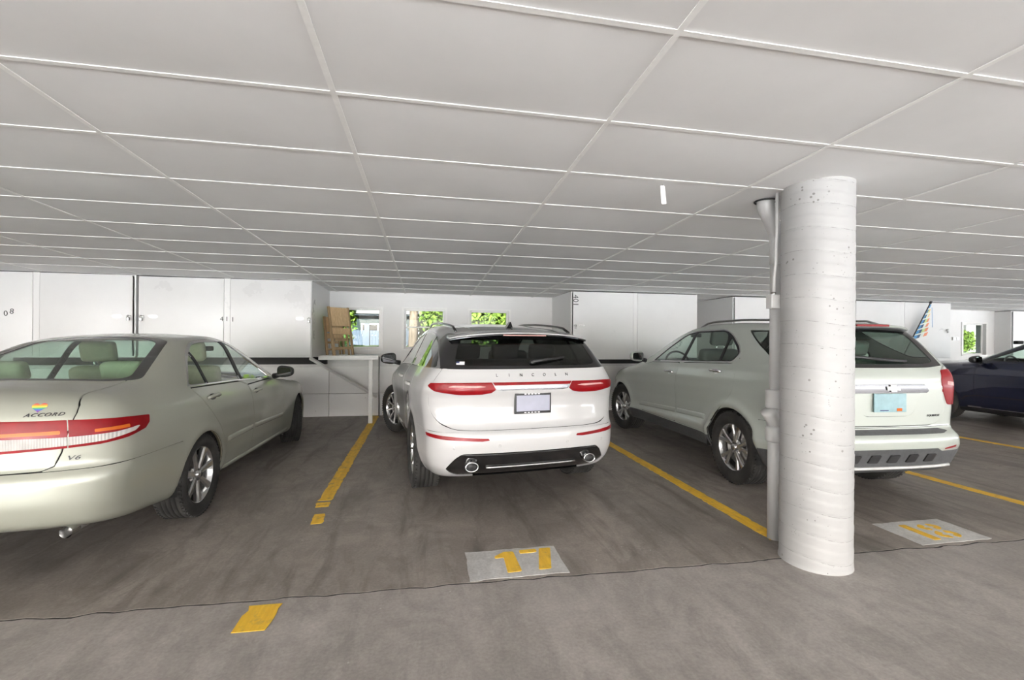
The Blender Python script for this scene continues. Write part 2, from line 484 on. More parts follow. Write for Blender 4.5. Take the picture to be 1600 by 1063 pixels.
def white_wall(name, col=(.80, .80, .79), rough=.55, bump=.08, pits=True, glossvar=0.):
    t = NT(name); p = t.geo()
    n1 = t.noise(p, 1.3, 5, .6); n2 = t.noise(p, 25., 4, .6)
    c = t.mix(t.ramp(n1, [(.3, 0), (.7, 1)]), tuple(x*.93 for x in col), col)
    if pits:
        v = t.node('TexVoronoi', feature='F1'); t.l.new(p, v.inputs['Vector']); v.inputs['Scale'].default_value = 5.5
        sz = t.ramp(t.noise(p, 2., 2), [(.4, .02), (.75, .05)])
        pit = t.math('LESS_THAN', v.outputs['Distance'], sz)
        c = t.mix(t.math('MULTIPLY', pit, .55), c, (.22, .21, .2))
    return t.pbr(Base_Color=c, Roughness=rough if not glossvar else t.ramp(n1, [(.3, rough-glossvar), (.7, rough+glossvar)]), Normal=t.bump(n2, bump, .004))
def column_mat():
    t = NT('column_paint'); p = t.geo()
    n1 = t.noise(p, 2.2, 5, .6); n2 = t.noise(p, 40., 4, .6)
    c = t.mix(t.ramp(n1, [(.3, 0), (.7, 1)]), (.40, .40, .399), (.465, .465, .463))
    v = t.node('TexVoronoi', feature='F1'); t.l.new(p, v.inputs['Vector']); v.inputs['Scale'].default_value = 26.
    sz = t.ramp(t.noise(p, 5., 2), [(.42, .0), (.70, .20)])
    pit = t.math('LESS_THAN', v.outputs['Distance'], sz)
    c = t.mix(t.math('MULTIPLY', pit, .8), c, (.16, .15, .14))
    v2 = t.node('TexVoronoi', feature='F1'); t.l.new(p, v2.inputs['Vector']); v2.inputs['Scale'].default_value = 6.
    pit2 = t.math('LESS_THAN', v2.outputs['Distance'], .045)
    c = t.mix(t.math('MULTIPLY', pit2, .75), c, (.2, .19, .18))
    v3 = t.node('TexVoronoi', feature='F1'); t.l.new(p, v3.inputs['Vector']); v3.inputs['Scale'].default_value = 48.
    pit3 = t.math('LESS_THAN', v3.outputs['Distance'], t.ramp(t.noise(p, 9., 3), [(.48, 0.), (.70, .22)]))
    c = t.mix(t.math('MULTIPLY', pit3, .45), c, (.16, .155, .15))
    # broken dark line along the seams of the wound form
    sx = t.node('SeparateXYZ'); t.l.new(p, sx.inputs[0])
    an = t.math('ARCTAN2', t.math('SUBTRACT', sx.outputs[1], 2.55), t.math('SUBTRACT', sx.outputs[0], 2.50))
    ph = t.math('ADD', sx.outputs[2], t.math('ADD', t.math('MULTIPLY', t.math('COSINE', t.math('ADD', an, .8)), .02), t.math('MULTIPLY', t.math('SINE', t.math('MULTIPLY', an, 3.)), .006)))
    fr_ = t.math('FRACT', t.math('DIVIDE', ph, .147))
    sm = t.math('MULTIPLY', t.math('LESS_THAN', t.math('ABSOLUTE', t.math('SUBTRACT', fr_, .5)), .014), t.ramp(t.noise(p, 22., 5, .7), [(.42, .0), (.62, .75)]))
    c = t.mix(sm, c, (.19, .185, .18))
    h = t.math('SUBTRACT', t.math('MULTIPLY', n2, .4), t.math('ADD', pit, pit2))
    return t.pbr(Base_Color=c, Roughness=.5, Normal=t.bump(h, .25, .004))
def yellow_paint(name, wear=.5):
    t = NT(name); p = t.geo()
    n = t.noise(p, 14., 6, .7); n2 = t.noise(p, 90., 3, .6); n3 = t.noise(t.mapping(p, (1, .12, 1)), 30., 4, .6)
    c = t.mix(t.ramp(n3, [(.35, 0), (.65, 1)]), (.78, .46, .03), (.92, .58, .05))
    w = t.math('MULTIPLY', t.ramp(n, [(.52, 0), (.66, 1)]), wear)
    c = t.mix(w, c, (.19, .165, .14))
    return t.pbr(Base_Color=c, Roughness=.55, Normal=t.bump(n2, .15, .003))
M['lane'] = concrete_floor('lane_concrete', (.385, .355, .332), (.31, .284, .264), (.45, .416, .39), .3)
M['stall'] = concrete_floor('stall_concrete', (.300, .264, .236), (.190, .166, .148), (.40, .358, .325), .72)
M['tile'] = white_wall('ceiling_board', (.84, .842, .845), .7, .02, False)
M['tbar'] = simple('ceiling_grid_paint', (.90, .90, .89), .45, var=.03)
M['wall'] = white_wall('wall_paint', (.80, .80, .798))
M['trim'] = simple('window_trim_paint', (.82, .82, .81), .4, var=.03)
M['conc_white'] = white_wall('painted_block', (.92, .92, .915), .6, .12)
M['column'] = column_mat()
M['yellow'] = yellow_paint('yellow_line_paint', .55); M['yellow2'] = yellow_paint('yellow_stencil_paint', .35)
M['patch'] = concrete_floor('grey_floor_patch', (.60, .595, .585), (.54, .535, .525), (.66, .655, .645), .10)
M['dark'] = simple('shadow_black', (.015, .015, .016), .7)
M['cabinet'] = white_wall('cabinet_enamel', (.72, .72, .72), .34, .02, False, .08)
M['steel'] = simple('dull_steel', (.35, .35, .34), .4, .9)
M['black'] = simple('black_print', (.02, .02, .02), .5)
M['badge'] = simple('cabinet_badge', (.62, .62, .62), .35, .3)
M['wood'] = None
def wood(name, c1, c2):
    t = NT(name); v = t.mapping(t.tc(), (14, 14, 1.2))
    n = t.noise(v, 3., 5, .6, 1.2)
    return t.pbr(Base_Color=t.mix(t.ramp(n, [(.3, 0), (.7, 1)]), c1, c2), Roughness=.5, Normal=t.bump(n, .1, .002))
M['wood'] = wood('chair_wood', (.56, .38, .20), (.78, .58, .34)); M['wood_dk'] = wood('chair_rail_wood', (.34, .23, .12), (.48, .34, .19))
M['pvc'] = white_wall('pipe_paint', (.55, .55, .547), .42, .05, False)
M['pane'] = glass_mat('window_pane', (.60, .62, .61), .35)

# ---------------------------------------------------------------- floor
XL, XR, YB, YW = -13.0, 19.0, -11.0, 8.8
def jointY(x): return 2.652-.0237*x
xs = np.arange(XL, XR+.01, .045); rj = np.random.default_rng(7)
jit = np.convolve(rj.normal(0, .010, len(xs)), [.25, .5, .25], 'same')
def slab(name, edge_sign, y_far, mat):
    mb = MB(); V = []; F = []
    g = .0055
    ye = [jointY(x)+j+edge_sign*(g+abs(rj.normal(0, .002))) for x, j in zip(xs, jit)]
    n = len(xs)
    for x, y in zip(xs, ye): V += [(x, y, 0), (x, y, -.06), (x, y_far, 0)]
    for i in range(n-1):
        a, b = 3*i, 3*(i+1)
        if edge_sign > 0: F += [(a, b, b+2, a+2), (a, a+1, b+1, b)]
        else: F += [(a+2, b+2, b, a), (a, b, b+1, a+1)]
    mb.add(V, F); return mb.build(name, mat)
tag(slab('floor', -1, YB, M['lane']), kind='structure')
tag(slab('floor', 1, 9.0, M['stall']), kind='structure')
tag(MB().box(XL, XR, YB, 9.0, -.25, -.05).build('floor', M['dark']), kind='structure')
V = []; F = []
for x, j in zip(xs, jit): V += [(x, jointY(x)+j-.012, -.0022), (x, jointY(x)+j+.012, -.0022), (x, jointY(x)+j-.012, -.03), (x, jointY(x)+j+.012, -.03)]
for i in range(len(xs)-1):
    a, b = 4*i, 4*i+4; F += [(a, b, b+1, a+1), (a, a+2, b+2, b), (a+1, b+1, b+3, a+3), (a+2, a+3, b+3, b+2)]
tag(MB().add(V, F).build('trim_4', M['dark']), kind='structure')          # dark filler in the slab joint
# ---------------------------------------------------------------- painted marks on the floor
def floor_strip(name, pts, w, mat, label, cat, group=None, wear=0, z=.003, seed=1):
    """a painted line along pts with ragged edges"""
    r = np.random.default_rng(seed); P = np.array(pts, float); L = np.linalg.norm(P[1]-P[0]); n = max(4, int(L/.04))
    d = (P[1]-P[0])/L; q = np.array([-d[1], d[0]])
    V = []; F = []
    for i in range(n+1):
        c = P[0]+(P[1]-P[0])*i/n; a = r.normal(0, .004, 2); w2 = w/2
        for s_, e in ((-1, a[0]), (1, a[1])): V.append((*(c+q*s_*(w2+e)), z))
    for s_ in (0, 1):
        pass
    m = len(V); V += [(x, y, .0005) for x, y, _ in V]
    for i in range(n):
        F.append((2*i, 2*i+1, 2*i+3, 2*i+2)); F.append((2*i, 2*i+2, m+2*i+2, m+2*i)); F.append((2*i+1, m+2*i+1, m+2*i+3, 2*i+3))
    F += [(0, m, m+1, 1), (2*n, 2*n+1, m+2*n+1, m+2*n)]
    me = MB().add(V, F).mesh(name, True)
    return tag(ob(name, me, mat), label, cat, group)
LG = 'yellow parking lines'
floor_strip('parking_line', [(-.905, 8.72), (-.862, 4.22)], .115, M['yellow'], 'long yellow parking line left of the white car, from the shelf post out', 'floor line', LG, seed=3)
floor_strip('parking_line', [(-.862, 4.17), (-.857, 4.06)], .11, M['yellow'], 'short worn yellow dash at the near end of the line left of the white car', 'floor line', LG, seed=4)
floor_strip('parking_line', [(-.835, 3.90), (-.815, 3.70)], .085, M['yellow'], 'small isolated faded yellow paint remnant on the floor left of the white car', 'floor line', LG, seed=5)
floor_strip('parking_line', [(-.83, 2.62), (-.835, 2.395)], .155, M['yellow2'], 'yellow rectangle in the drive lane just in front of the floor joint', 'floor line', LG, seed=6)
floor_strip('parking_line', [(2.49, 8.7), (2.49, 2.86)], .115, M['yellow2'], 'yellow parking line between the white car and the pale green car', 'floor line', LG, seed=7)
floor_strip('parking_line', [(5.13, 8.7), (5.22, 2.8)], .115, M['yellow2'], 'yellow parking line running out from the right rear of the pale green car', 'floor line', LG, seed=8)
floor_strip('parking_line', [(7.75, 8.7), (8.07, 2.8)], .115, M['yellow2'], 'yellow parking line in front of the dark blue car, farthest right', 'floor line', LG, seed=9)
floor_strip('parking_line', [(-4.35, 8.7), (-4.35, 2.8)], .115, M['yellow2'], 'yellow parking line on the far side of the champagne sedan', 'floor line', LG, seed=10)
def stencil(x0, x1, y0, y1, digits, label):
    t = thing('stall_number', label, 'floor number', (x0, y0, 0))
    w, d = x1-x0, y1-y0
    r = np.random.default_rng(int(x0*100) % 97)
    n = 14; P = [(w*i/n, r.normal(0, .003)) for i in range(n+1)]+[(w+r.normal(0, .002), d*i/8) for i in range(1, 8)]+[(w*(1-i/n), d+r.normal(0, .003)) for i in range(n+1)]+[(r.normal(0, .002), d*(1-i/8)) for i in range(1, 8)]
    mb = MB(); mb.prism(P, .0005, .003); mb.build('patch', M['patch'], t)
    for poly in digits:
        mb = MB(); mb.prism(rounded(poly, .012, 4), .001, .0055); mb.build('digit_stroke', M['yellow2'], t)
    return t
# 17: upright one with a flag, seven in two strokes (stencil bridges left open)
stencil(.262, .872, 2.668, 3.03, [
    [(.235, .055), (.325, .06), (.318, .32), (.255, .325), (.185, .272), (.185, .245), (.243, .25)][::1],
    [(.358, .285), (.475, .29), (.475, .335), (.358, .33)],
    [(.432, .06), (.512, .062), (.578, .335), (.498, .335)]], 'grey patch with yellow stencilled number 17 on the floor behind the white car')
def ringpoly(cx, cy, rx, ry, a0, a1, wd, n=10):
    A = np.linspace(a0, a1, n); o = [(cx+rx*math.cos(a), cy+ry*math.sin(a)) for a in A]; i = [(cx+(rx-wd)*math.cos(a), cy+(ry-wd)*math.sin(a)) for a in A[::-1]]
    return o+i
x18, y18 = 3.43, 2.60
d18 = [[(.17, .05), (.235, .05), (.235, .31), (.17, .31)]]
for cy, rr in ((.115, .062), (.245, .055)):
    d18 += [ringpoly(.39, cy, .078, rr, -1.35, 1.35, .042), ringpoly(.37, cy, .078, rr, math.pi-1.35, math.pi+1.35, .042)]
stencil(x18, x18+.62, y18, y18+.37, d18, 'worn grey patch with yellow stencilled number 18 beyond the round column')

# ---------------------------------------------------------------- ceiling: slightly sloping grid of lay-in boards
def cz(x, y): return 2.504-.0049*x-.0258*y
CRX, CRY = -.0258, .0049
ceil = tag(MB().box(XL, XR, YB, YW+.2, 0, .2).build('ceiling', M['tile']), kind='structure')
ceil.location = (0, 0, 2.504+.035); ceil.rotation_euler = (CRX, CRY, 0)
GX0, GY0, GW, GD = -.39, 2.0154, 1.2192, .6096
def tile_mesh(sag, tx, ty, seed):
    n, m = 7, 5; V = []; F = []; r = np.random.default_rng(seed)
    for j in range(m):
        for i in range(n):
            u, v = i/(n-1), j/(m-1)
            z = -sag*(4*u*(1-u))**.8*(4*v*(1-v))**.8+tx*(u-.5)+ty*(v-.5)
            V.append(((u-.5)*(GW-.010), (v-.5)*(GD-.010), z))
    for j in range(m-1):
        for i in range(n-1):
            a = j*n+i; F.append((a, a+n, a+n+1, a+1))
    return MB().add(V, F, True).mesh('ceiling_tile')
TM = [tile_mesh(*a) for a in ((.003, 0, .0006, 1), (.006, .0006, -.0005, 2), (.004, -.0008, .0006, 3), (.002, .0006, .0004, 4), (.008, 0, .0008, 5))]
for m_ in TM: m_.materials.append(M['tile'])
far = MB()
for i in range(-12, 20):
    for j in range(-23, 12):
        x = GX0+(i+.5)*GW; y = GY0+(j+.5)*GD
        if x < XL or x > XR or y > YW or y < YB: continue
        c, s_ = math.cos(YAW), math.sin(YAW); dd = x*s_+y*c; uu = x*c-y*s_
        seen = j >= -2 and dd > .2 and abs(uu)/max(dd, .1) < 1.75
        z = cz(x, y)+.0015
        if seen and -7 <= i <= 12:
            o = ob('ceiling_tile', TM[rng.integers(len(TM))], None); o.parent = ceil; o.matrix_parent_inverse = ceil.matrix_basis.inverted()
            o.location = (x, y, z); o.rotation_euler = (CRX, CRY, 0)
        else:
            w, d = GW/2-.005, GD/2-.005
            far.add([(x-w, y-d, cz(x-w, y-d)+.004), (x-w, y+d, cz(x-w, y+d)+.004), (x+w, y+d, cz(x+w, y+d)+.004), (x+w, y-d, cz(x+w, y-d)+.004)], [(0, 1, 2, 3)])
fo = far.build('ceiling_tile', M['tile']); fo['kind'] = 'stuff'; fo.parent = ceil; fo.matrix_parent_inverse = ceil.matrix_basis.inverted()
def bar_mesh(L):       # inverted T along y
    return MB().box(-.012, .012, 0, L, -.0055, -.002).box(-.004, .004, 0, L, -.002, .03).mesh('tee')
rm = bar_mesh(YW-YB); rm.materials.append(M['tbar'])
for i in range(-12, 20):
    x = GX0+i*GW
    if XL < x < XR:
        o = ob('main_runner', rm); o.parent = ceil; o.matrix_parent_inverse = ceil.matrix_basis.inverted(); o.location = (x, YB, cz(x, YB)+.002); o.rotation_euler = (CRX, 0, 0)
cm = bar_mesh(GW-.024); cm.materials.append(M['tbar'])
cfar = MB()
for j in range(-22, 12):
    y = GY0+j*GD
    if not (YB < y < YW): continue
    for i in range(-12, 18):
        x = GX0+i*GW+.012
        if x < XL: continue
        dd = (x+.6)*math.sin(YAW)+y*math.cos(YAW); uu = (x+.6)*math.cos(YAW)-y*math.sin(YAW)
        if j >= -2 and dd > .2 and abs(uu)/max(dd, .1) < 1.75 and i < 12:
            o = ob('cross_tee', cm); o.parent = ceil; o.matrix_parent_inverse = ceil.matrix_basis.inverted()
            o.location = (x, y, cz(x, y)+.002); o.rotation_euler = (-CRY, CRX, -math.pi/2)
        else: cfar.box(x, x+GW-.024, y-.012, y+.012, cz(x+.6, y)-.003, cz(x+.6, y)+.001)
fo = cfar.build('cross_tee', M['tbar']); fo['kind'] = 'stuff'; fo.parent = ceil; fo.matrix_parent_inverse = ceil.matrix_basis.inverted()

# ---------------------------------------------------------------- back wall with windows
WINS = [(-1.62, -.84, 1.24, 1.995), (-.41, .345, 1.24, 1.995), (.83, 1.585, 1.24, 1.985), (12.75, 13.45, 1.14, 1.90)]
wb = MB(); edges = [XL]
for (a, b, z0, z1) in WINS: edges += [a, b]
edges.append(XR)
for k in range(0, len(edges), 2): wb.box(edges[k], edges[k+1], YW, YW+.2, .9, 2.6)
for (a, b, z0, z1) in WINS: wb.box(a, b, YW, YW+.2, .9, z0); wb.box(a, b, YW, YW+.2, z1, 2.6)
wall = tag(wb.build('wall_back', M['wall']), kind='structure')
# wall boards: narrow vertical joints seen as fine lines
# lower course of painted concrete panels, each its own piece
low = tag(MB().box(XL, XR, YW+.0, YW+.2, -.02, .9).build('wall_back', M['dark']), kind='structure')
pw = 1.21; k = 0
for (z0, z1, dy) in ((.004, .415, .0), (.422, .905, .006)):
    mesh_p = bevel_me = None
    x = -1.735-pw*10
    mb = MB(); mb.box(.004, pw-.004, -.055+dy, .0, 0, z1-z0, .004); me = mb.mesh('concrete_panel'); me.materials.append(M['conc_white'])
    while x < XR-1.2:
        o = ob('concrete_panel', me, parent=low); o.location = (x, YW, z0); x += pw
for n, (a, b, z0, z1) in enumerate(WINS):
    t = .035
    mb = MB()
    for q in ((a-.045, b+.045, z1, z1+.03), (a-.045, b+.045, z0-.03, z0), (a-.045, a, z0, z1), (b, b+.045, z0, z1)):
        mb.box(q[0], q[1], YW-.018, YW, q[2], q[3])
    w = tag(mb.build('window_%d' % (n+1), M['trim']), kind='structure')
    fr = MB()
    for q in ((a, b, z1-t, z1), (a, b, z0, z0+t), (a, a+t, z0+t, z1-t), (b-t, b, z0+t, z1-t)): fr.box(q[0], q[1], YW+.06, YW+.11, q[2], q[3])
    if n == 1: fr.box(a+t, b-t, YW+.07, YW+.10, (z0+z1)/2+.02, (z0+z1)/2+.045)
    fr.build('window_frame', M['trim'], w)
    MB().box(a+t, b-t, YW+.083, YW+.087, z0+t, z1-t).build('pane', M['pane'], w)
    MB().box(a-.03, b+.03, YW-.03, YW+.06, z0-.022, z0, .004).build('window_sill', M['trim'], w)
# rest of the garage: open on three sides over a low kerb, flat roof slab above
tag(MB().box(XL, XR, YB, YB+.15, 2.62, 2.95).build('wall_front', M['wall']), kind='structure')
tag(MB().box(XL-.2, XL, YB, -4., -.02, .15).box(XL-.2, XL, -4., YW+.2, -.02, 2.9).build('wall_left', M['wall']), kind='structure')
tag(MB().box(XR, XR+.2, YB, YW+.2, -.02, .15).build('wall_right', M['wall']), kind='structure')
tag(MB().box(XL-.2, XR+.2, YB, YW+.2, 2.95, 3.25).build('roof_slab', M['wall']), kind='structure')
PIERS = [(-10.4, -10.6, 'first'), (-5.2, -10.6, 'second'), (0.2, -10.6, 'third'), (5.4, -10.6, 'fourth'), (10.6, -10.6, 'fifth'), (15.8, -10.6, 'last')]
for px_, py_, nth_ in PIERS:
    tag(MB().box(px_-.18, px_+.18, py_-.18, py_+.18, 0, cz(px_, py_)-.004, .01).build('pier', M['wall']), 'white square pier at the open edge behind the viewer, %s from the left' % nth_, 'pier', 'piers along the open edge')
# ---------------------------------------------------------------- wall-hung storage cabinets
def cabinet(x0, x1, yf, zb, label, doors, stile, zt=None, number=None):
    zt = zt or min(cz(x0, yf), cz(x1, yf))-.012
    t = thing('storage_cabinet', label, 'cabinet', ((x0+x1)/2, yf, zb), 0, 'wall-hung storage cabinets')
    mx = (x0+x1)/2; h = zt-zb
    mb = MB(); D = YW-.002-yf
    e = .02
    mb.box(x0-mx, x1-mx, .024, D, 0, e).box(x0-mx, x1-mx, .024, D, h-e, h).box(x0-mx, x0-mx+e, .024, D, e, h-e).box(x1-mx-e, x1-mx, .024, D, e, h-e).box(x0-mx+e, x1-mx-e, D-e, D, e, h-e)
    mb.box(x0-mx, x1-mx, .002, .024, 0, .015).box(stile[0]-mx, stile[1]-mx, .004, .024, .015, h)
    mb.build('body', M['cabinet'], t)
    MB().box(x0-mx+.01, x1-mx-.01, .03, D, h+.001, h+.011).build('top_gap', M['dark'], t)
    for (a, b, lock) in doors:
        dm = MB(); dm.box(a-mx+.004, b-mx-.004, 0, .022, .02, h-.006, .004)
        d = dm.build('door', M['cabinet'], t)
        if lock is not None:
            lx, bx = lock
            k = MB(); k.box(lx-mx-.028, lx-mx+.028, -.012, .0, .575, .605, .003).box(lx-mx-.016, lx-mx+.016, -.034, -.012, .53, .578, .006)
            k.tube([(lx-mx-.011, -.023, .575), (lx-mx-.011, -.023, .60), (lx-mx, -.023, .612), (lx-mx+.011, -.023, .60), (lx-mx+.011, -.023, .575)], .004, 6)
            k.build('lock', M['steel'], d)
            g = MB(); P = [(.062*math.cos(q), .030*math.sin(q)) for q in np.linspace(0, 2*math.pi, 24, endpoint=False)]
            R = Matrix.Translation((bx-mx, 0, .595)) @ Matrix.Rotation(math.pi/2, 4, 'X')
            g.prism(P, .0, .003, R); g.build('badge', M['badge'], d)
            g = MB()
            for q in range(5): g.box(bx-mx-.035+q*.015, bx-mx-.035+q*.015+.009, -.0045, -.003, .588, .602)
            g.tube([(bx-mx+.054*math.cos(q), -.0032, .595+.024*math.sin(q)) for q in np.linspace(0, 2*math.pi, 25)], .0015, 5)
            g.build('badge_print', M['steel'], d)
    return t
def number(t, txt, x, z, size, rot=0., gap=1.0, yf=0., tilt=None):
    """cabinet number stuck on the door face"""
    me = text_mesh(txt, size, .001, align='CENTER', space=gap); me.materials.append(M['black'])
    o = ob('number', me, parent=t); o.rotation_euler = (math.pi/2, 0, 0)
    o.matrix_local = Matrix.Translation((x-t.location.x, -.003+yf, z-t.location.z)) @ Matrix.Rotation(math.pi/2, 4, 'X') @ Matrix.Rotation(rot, 4, 'Z')
    return o
YC = 7.46
c1 = cabinet(-6.52, -4.135, YC, 1.13, 'white wall cabinet numbered 08 above the champagne sedan, leftmost', [(-6.5, -5.385, None), (-5.31, -4.165, (-4.21, -4.36))], (-5.385, -5.31))
number(c1, '0', -5.70, 1.735, .105, .05); number(c1, '8', -5.63, 1.765, .105, -.1)
c2 = cabinet(-4.10, -1.74, YC, 1.13, 'white wall cabinet numbered 411 beside the leaning folding chairs', [(-4.08, -2.965, (-4.045, -3.90)), (-2.885, -1.745, (-1.775, -1.91))], (-2.965, -2.885))
number(c2, '4', -2.995, 1.70, .095); number(c2, '1', -2.925, 1.70, .095); number(c2, '1', -2.845, 1.695, .095)
YC2 = 7.57
c3 = cabinet(2.47, 4.89, YC2, 1.09, 'white wall cabinet numbered 401 behind the white car', [(2.50, 3.625, (2.545, 2.66)), (3.70, 4.875, None)], (3.625, 3.70))
number(c3, '401', 2.545, 2.115, .135, -math.pi/2)
c4 = cabinet(5.62, 8.02, YC2, 1.09, 'white wall cabinet above the pale green car, partly behind the column', [(5.65, 6.78, (6.70, 6.6)), (6.86, 8.0, None)], (6.78, 6.86))
c5 = cabinet(8.30, 10.68, YC2, 1.10, 'white wall cabinet behind the striped pennant, right of the column', [(8.33, 9.41, None), (9.50, 10.66, (10.56, 10.42))], (9.41, 9.50))
c6 = cabinet(13.72, 16.1, 8.45, 1.12, 'shallow white wall cabinet right of the far window', [(13.75, 14.86, None), (14.94, 16.08, None)], (14.86, 14.94))
ot = thing('outlet_box', 'small grey double outlet on the wall left of the far window', 'outlet', (12.42, YW-.002, 1.49))
for k_ in (0, 1): MB().box(k_*.10, k_*.10+.085, -.03, 0, 0, .075, .004).build('cover_plate', M['badge'], ot)
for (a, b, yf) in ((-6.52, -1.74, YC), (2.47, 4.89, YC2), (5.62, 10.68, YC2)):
    # black strip that paints in the shade under the cabinets
    tag(MB().box(a+.02, b-.02, YW-.16, YW-.058, .96, 1.088).build('shade_strip_1' if a < 0 else ('shade_strip_2' if a < 5 else 'shade_strip_3'), M['dark']), kind='structure')
# dark strip between the two left cabinets
# ---------------------------------------------------------------- shelf with post and brace, folding chairs
sh = thing('wall_shelf', 'white wooden shelf on a post below the first window', 'shelf', (-1.25, 7.92, 0))
MB().box(-.488, .46, 0, YW-7.922, 1.112, 1.142, .003).build('board', M['trim'], sh)
MB().box(-.488, .46, .0, .03, 1.07, 1.112, .002).build('front_rail', M['trim'], sh)
MB().box(.30, .365, .03, .10, 0, 1.112, .003).build('post', M['trim'], sh)
MB().tube([(-.62, .02, 1.10), (.36, .76, .36)], .03, 4, smooth=False).build('brace', M['trim'], sh)
MB().tube([(.40, .79, 0), (.40, .79, 1.11)], .012, 8).build('pipe', M['steel'], sh)
def folding_chair(x, y, rz, lean, h, label):
    t = thing('folding_chair', label, 'chair', (x, y, 1.143), rz, 'folded wooden chairs on the shelf')
    w = .40
    Rm = Matrix.Rotation(lean, 4, 'X')
    def bar(nm, x0, x1, y0, y1, z0, z1, mat):
        mb = MB(); mb.box(x0, x1, y0, y1, z0, z1, .004); mb.v = [tuple(Rm @ Vector(v)) for v in mb.v]; return mb.build(nm, mat, t)
    for s_ in (-1, 1): bar('side_rail', s_*w/2-.018, s_*w/2+.018, -.012, .022, 0, h, M['wood_dk'])
    for s_ in (-1, 1): bar('leg', s_*(w/2-.05)-.015, s_*(w/2-.05)+.015, .03, .055, 0, h*.80, M['wood_dk'])
    bar('seat', -w/2+.018, w/2-.018, -.016, .008, h*.60, h*.985, M['wood'])
    for q in (.43, ): bar('slat', -w/2+.018, w/2-.018, -.008, .010, h*q, h*(q+.13), M['wood'])
    bar('slat', -w/2+.018, w/2-.018, .0, .014, h*.12, h*.17, M['wood_dk'])
    bar('slat', -w/2+.08, w/2-.08, .034, .05, h*.30, h*.36, M['wood_dk'])
    return t
folding_chair(-1.37, 8.10, math.radians(50), math.radians(-10), .83, 'folded wooden chair with a light seat, in front, leaning beside cabinet 411')
folding_chair(-1.54, 8.33, math.radians(58), math.radians(-6), .66, 'shorter folded wooden chair half hidden behind the other one on the shelf')
# ---------------------------------------------------------------- column, drain pipe, conduit
CX, CY, CR = 2.50, 2.55, .204
prof = []; zt = cz(CX, CY)+.02
z = 0.; r0 = np.random.default_rng(3)
mb = MB(); n = 72; m = 260; V = []; F = []
for j in range(m+1):
    zz = zt*j/m
    for k in range(n):
        a = 2*math.pi*k/n
        ph = ((zz+.02*math.cos(a+.8)+.006*math.sin(3*a))/.147) % 1.0
        rr = CR-.0035*math.exp(-((ph-.5)/.03)**2)+.0025*(ph-.5)+.0008*math.sin(5*a+zz*7)+(.004*math.exp(-zz/.02))
        V.append((rr*math.cos(a), rr*math.sin(a), zz))
for j in range(m):
    for k in range(n): F.append((j*n+k, j*n+(k+1) % n, (j+1)*n+(k+1) % n, (j+1)*n+k))
F.append(tuple(range(m*n, m*n+n)))
mb.add(V, F, True)
tag(mb.build('column', M['column'], loc=(CX, CY, 0)), 'round white concrete column with pitted paint and form rings', 'column')
PX, PY = 2.48, 2.88
pipe = thing('drain_pipe', 'white drain pipe with cleanout joint behind the round column', 'pipe', (PX, PY, 0))
MB().lathe([(0, 0), (.046, 0), (.046, .98), (0, .98)], 'z', 24).build('lower_pipe', M['pvc'], pipe, recalc=True)
MB().lathe([(.0, .70), (.056, .70), (.062, .715), (.062, .80), (.058, .805), (.05, .815), (.0, .815)], 'z', 24).build('coupling', M['pvc'], pipe, recalc=True)
MB().lathe([(.0, .94), (.055, .94), (.062, .955), (.062, 1.045), (.064, 1.06), (.064, 1.075), (.045, 1.075), (0, 1.075)], 'z', 24).build('coupling', M['pvc'], pipe, recalc=True)
MB().lathe([(0, 1.0), (.038, 1.0), (.038, 2.0), (0, 2.0)], 'z', 24).build('upper_pipe', M['pvc'], pipe, recalc=True)
MB().tube([(.0, 0, .80), (-.01, -.0, .86), (-.045, -.005, .905), (-.06, -.005, .93)], [.05, .052, .052, .054], 20).build('cleanout', M['pvc'], pipe)
zt2 = cz(PX, PY)
MB().tube([(0, 0, 1.98), (0, 0, 2.06), (0, 0, 2.15), (-.010, -.004, 2.20), (-.045, -.017, 2.26), (-.092, -.035, 2.32), (-.122, -.047, 2.36), (-.13, -.05, 2.39), (-.13, -.05, zt2+.02)], [.041, .042, .043, .045, .049, .052, .054, .056, .058], 20).build('offset_bend', M['pvc'], pipe)
MB().tube([(-.13+.07*math.cos(q), -.05+.07*math.sin(q), zt2-.006) for q in np.linspace(0, 2*math.pi, 20)], .006, 6).build('pipe_collar', M['dark'], pipe)
cd = thing('electrical_conduit', 'thin white conduit ending in a box beside the column', 'conduit', (2.322, 2.69, 0))
MB().tube([(-.0, .0, cz(2.4, 2.73)+.02), (0, 0, 2.2), (-.004, .004, 1.95), (-.012, .008, 1.86), (-.016, .008, 1.74)], .011, 10).build('tube', M['pvc'], cd)
MB().box(-.052, .014, -.02, .035, 1.645, 1.74, .004).build('junction_box', M['pvc'], cd)
MB().tube([(-.016, .008, 1.735), (-.016, .008, 1.755)], .016, 10).build('connector', M['steel'], cd)
# ---------------------------------------------------------------- paper tag hanging from the grid
# ---------------------------------------------------------------- paper tag hanging from the grid
M['paper'] = simple('paper', (.85, .85, .83), .6, var=.03)
tz = cz(1.485, 2.68)
tg = thing('hanging_tag', 'white paper tag hanging from the ceiling grid', 'tag', (1.487, 2.685, tz-.13))
P = rounded([(-.018, 0), (.018, 0), (.016, .118), (-.014, .12)], .008, 4)
mt = MB(); mt.prism(P, -.0006, .0006, Matrix.Translation((.003, 0, 0)) @ Matrix.Rotation(math.radians(-6), 4, 'Y') @ Matrix.Rotation(math.pi/2, 4, 'X')); mt.build('paper', M['paper'], tg)
MB().tube([(-.008, 0, .108), (-.008, 0, .132)], .0012, 5).build('string', M['steel'], tg)
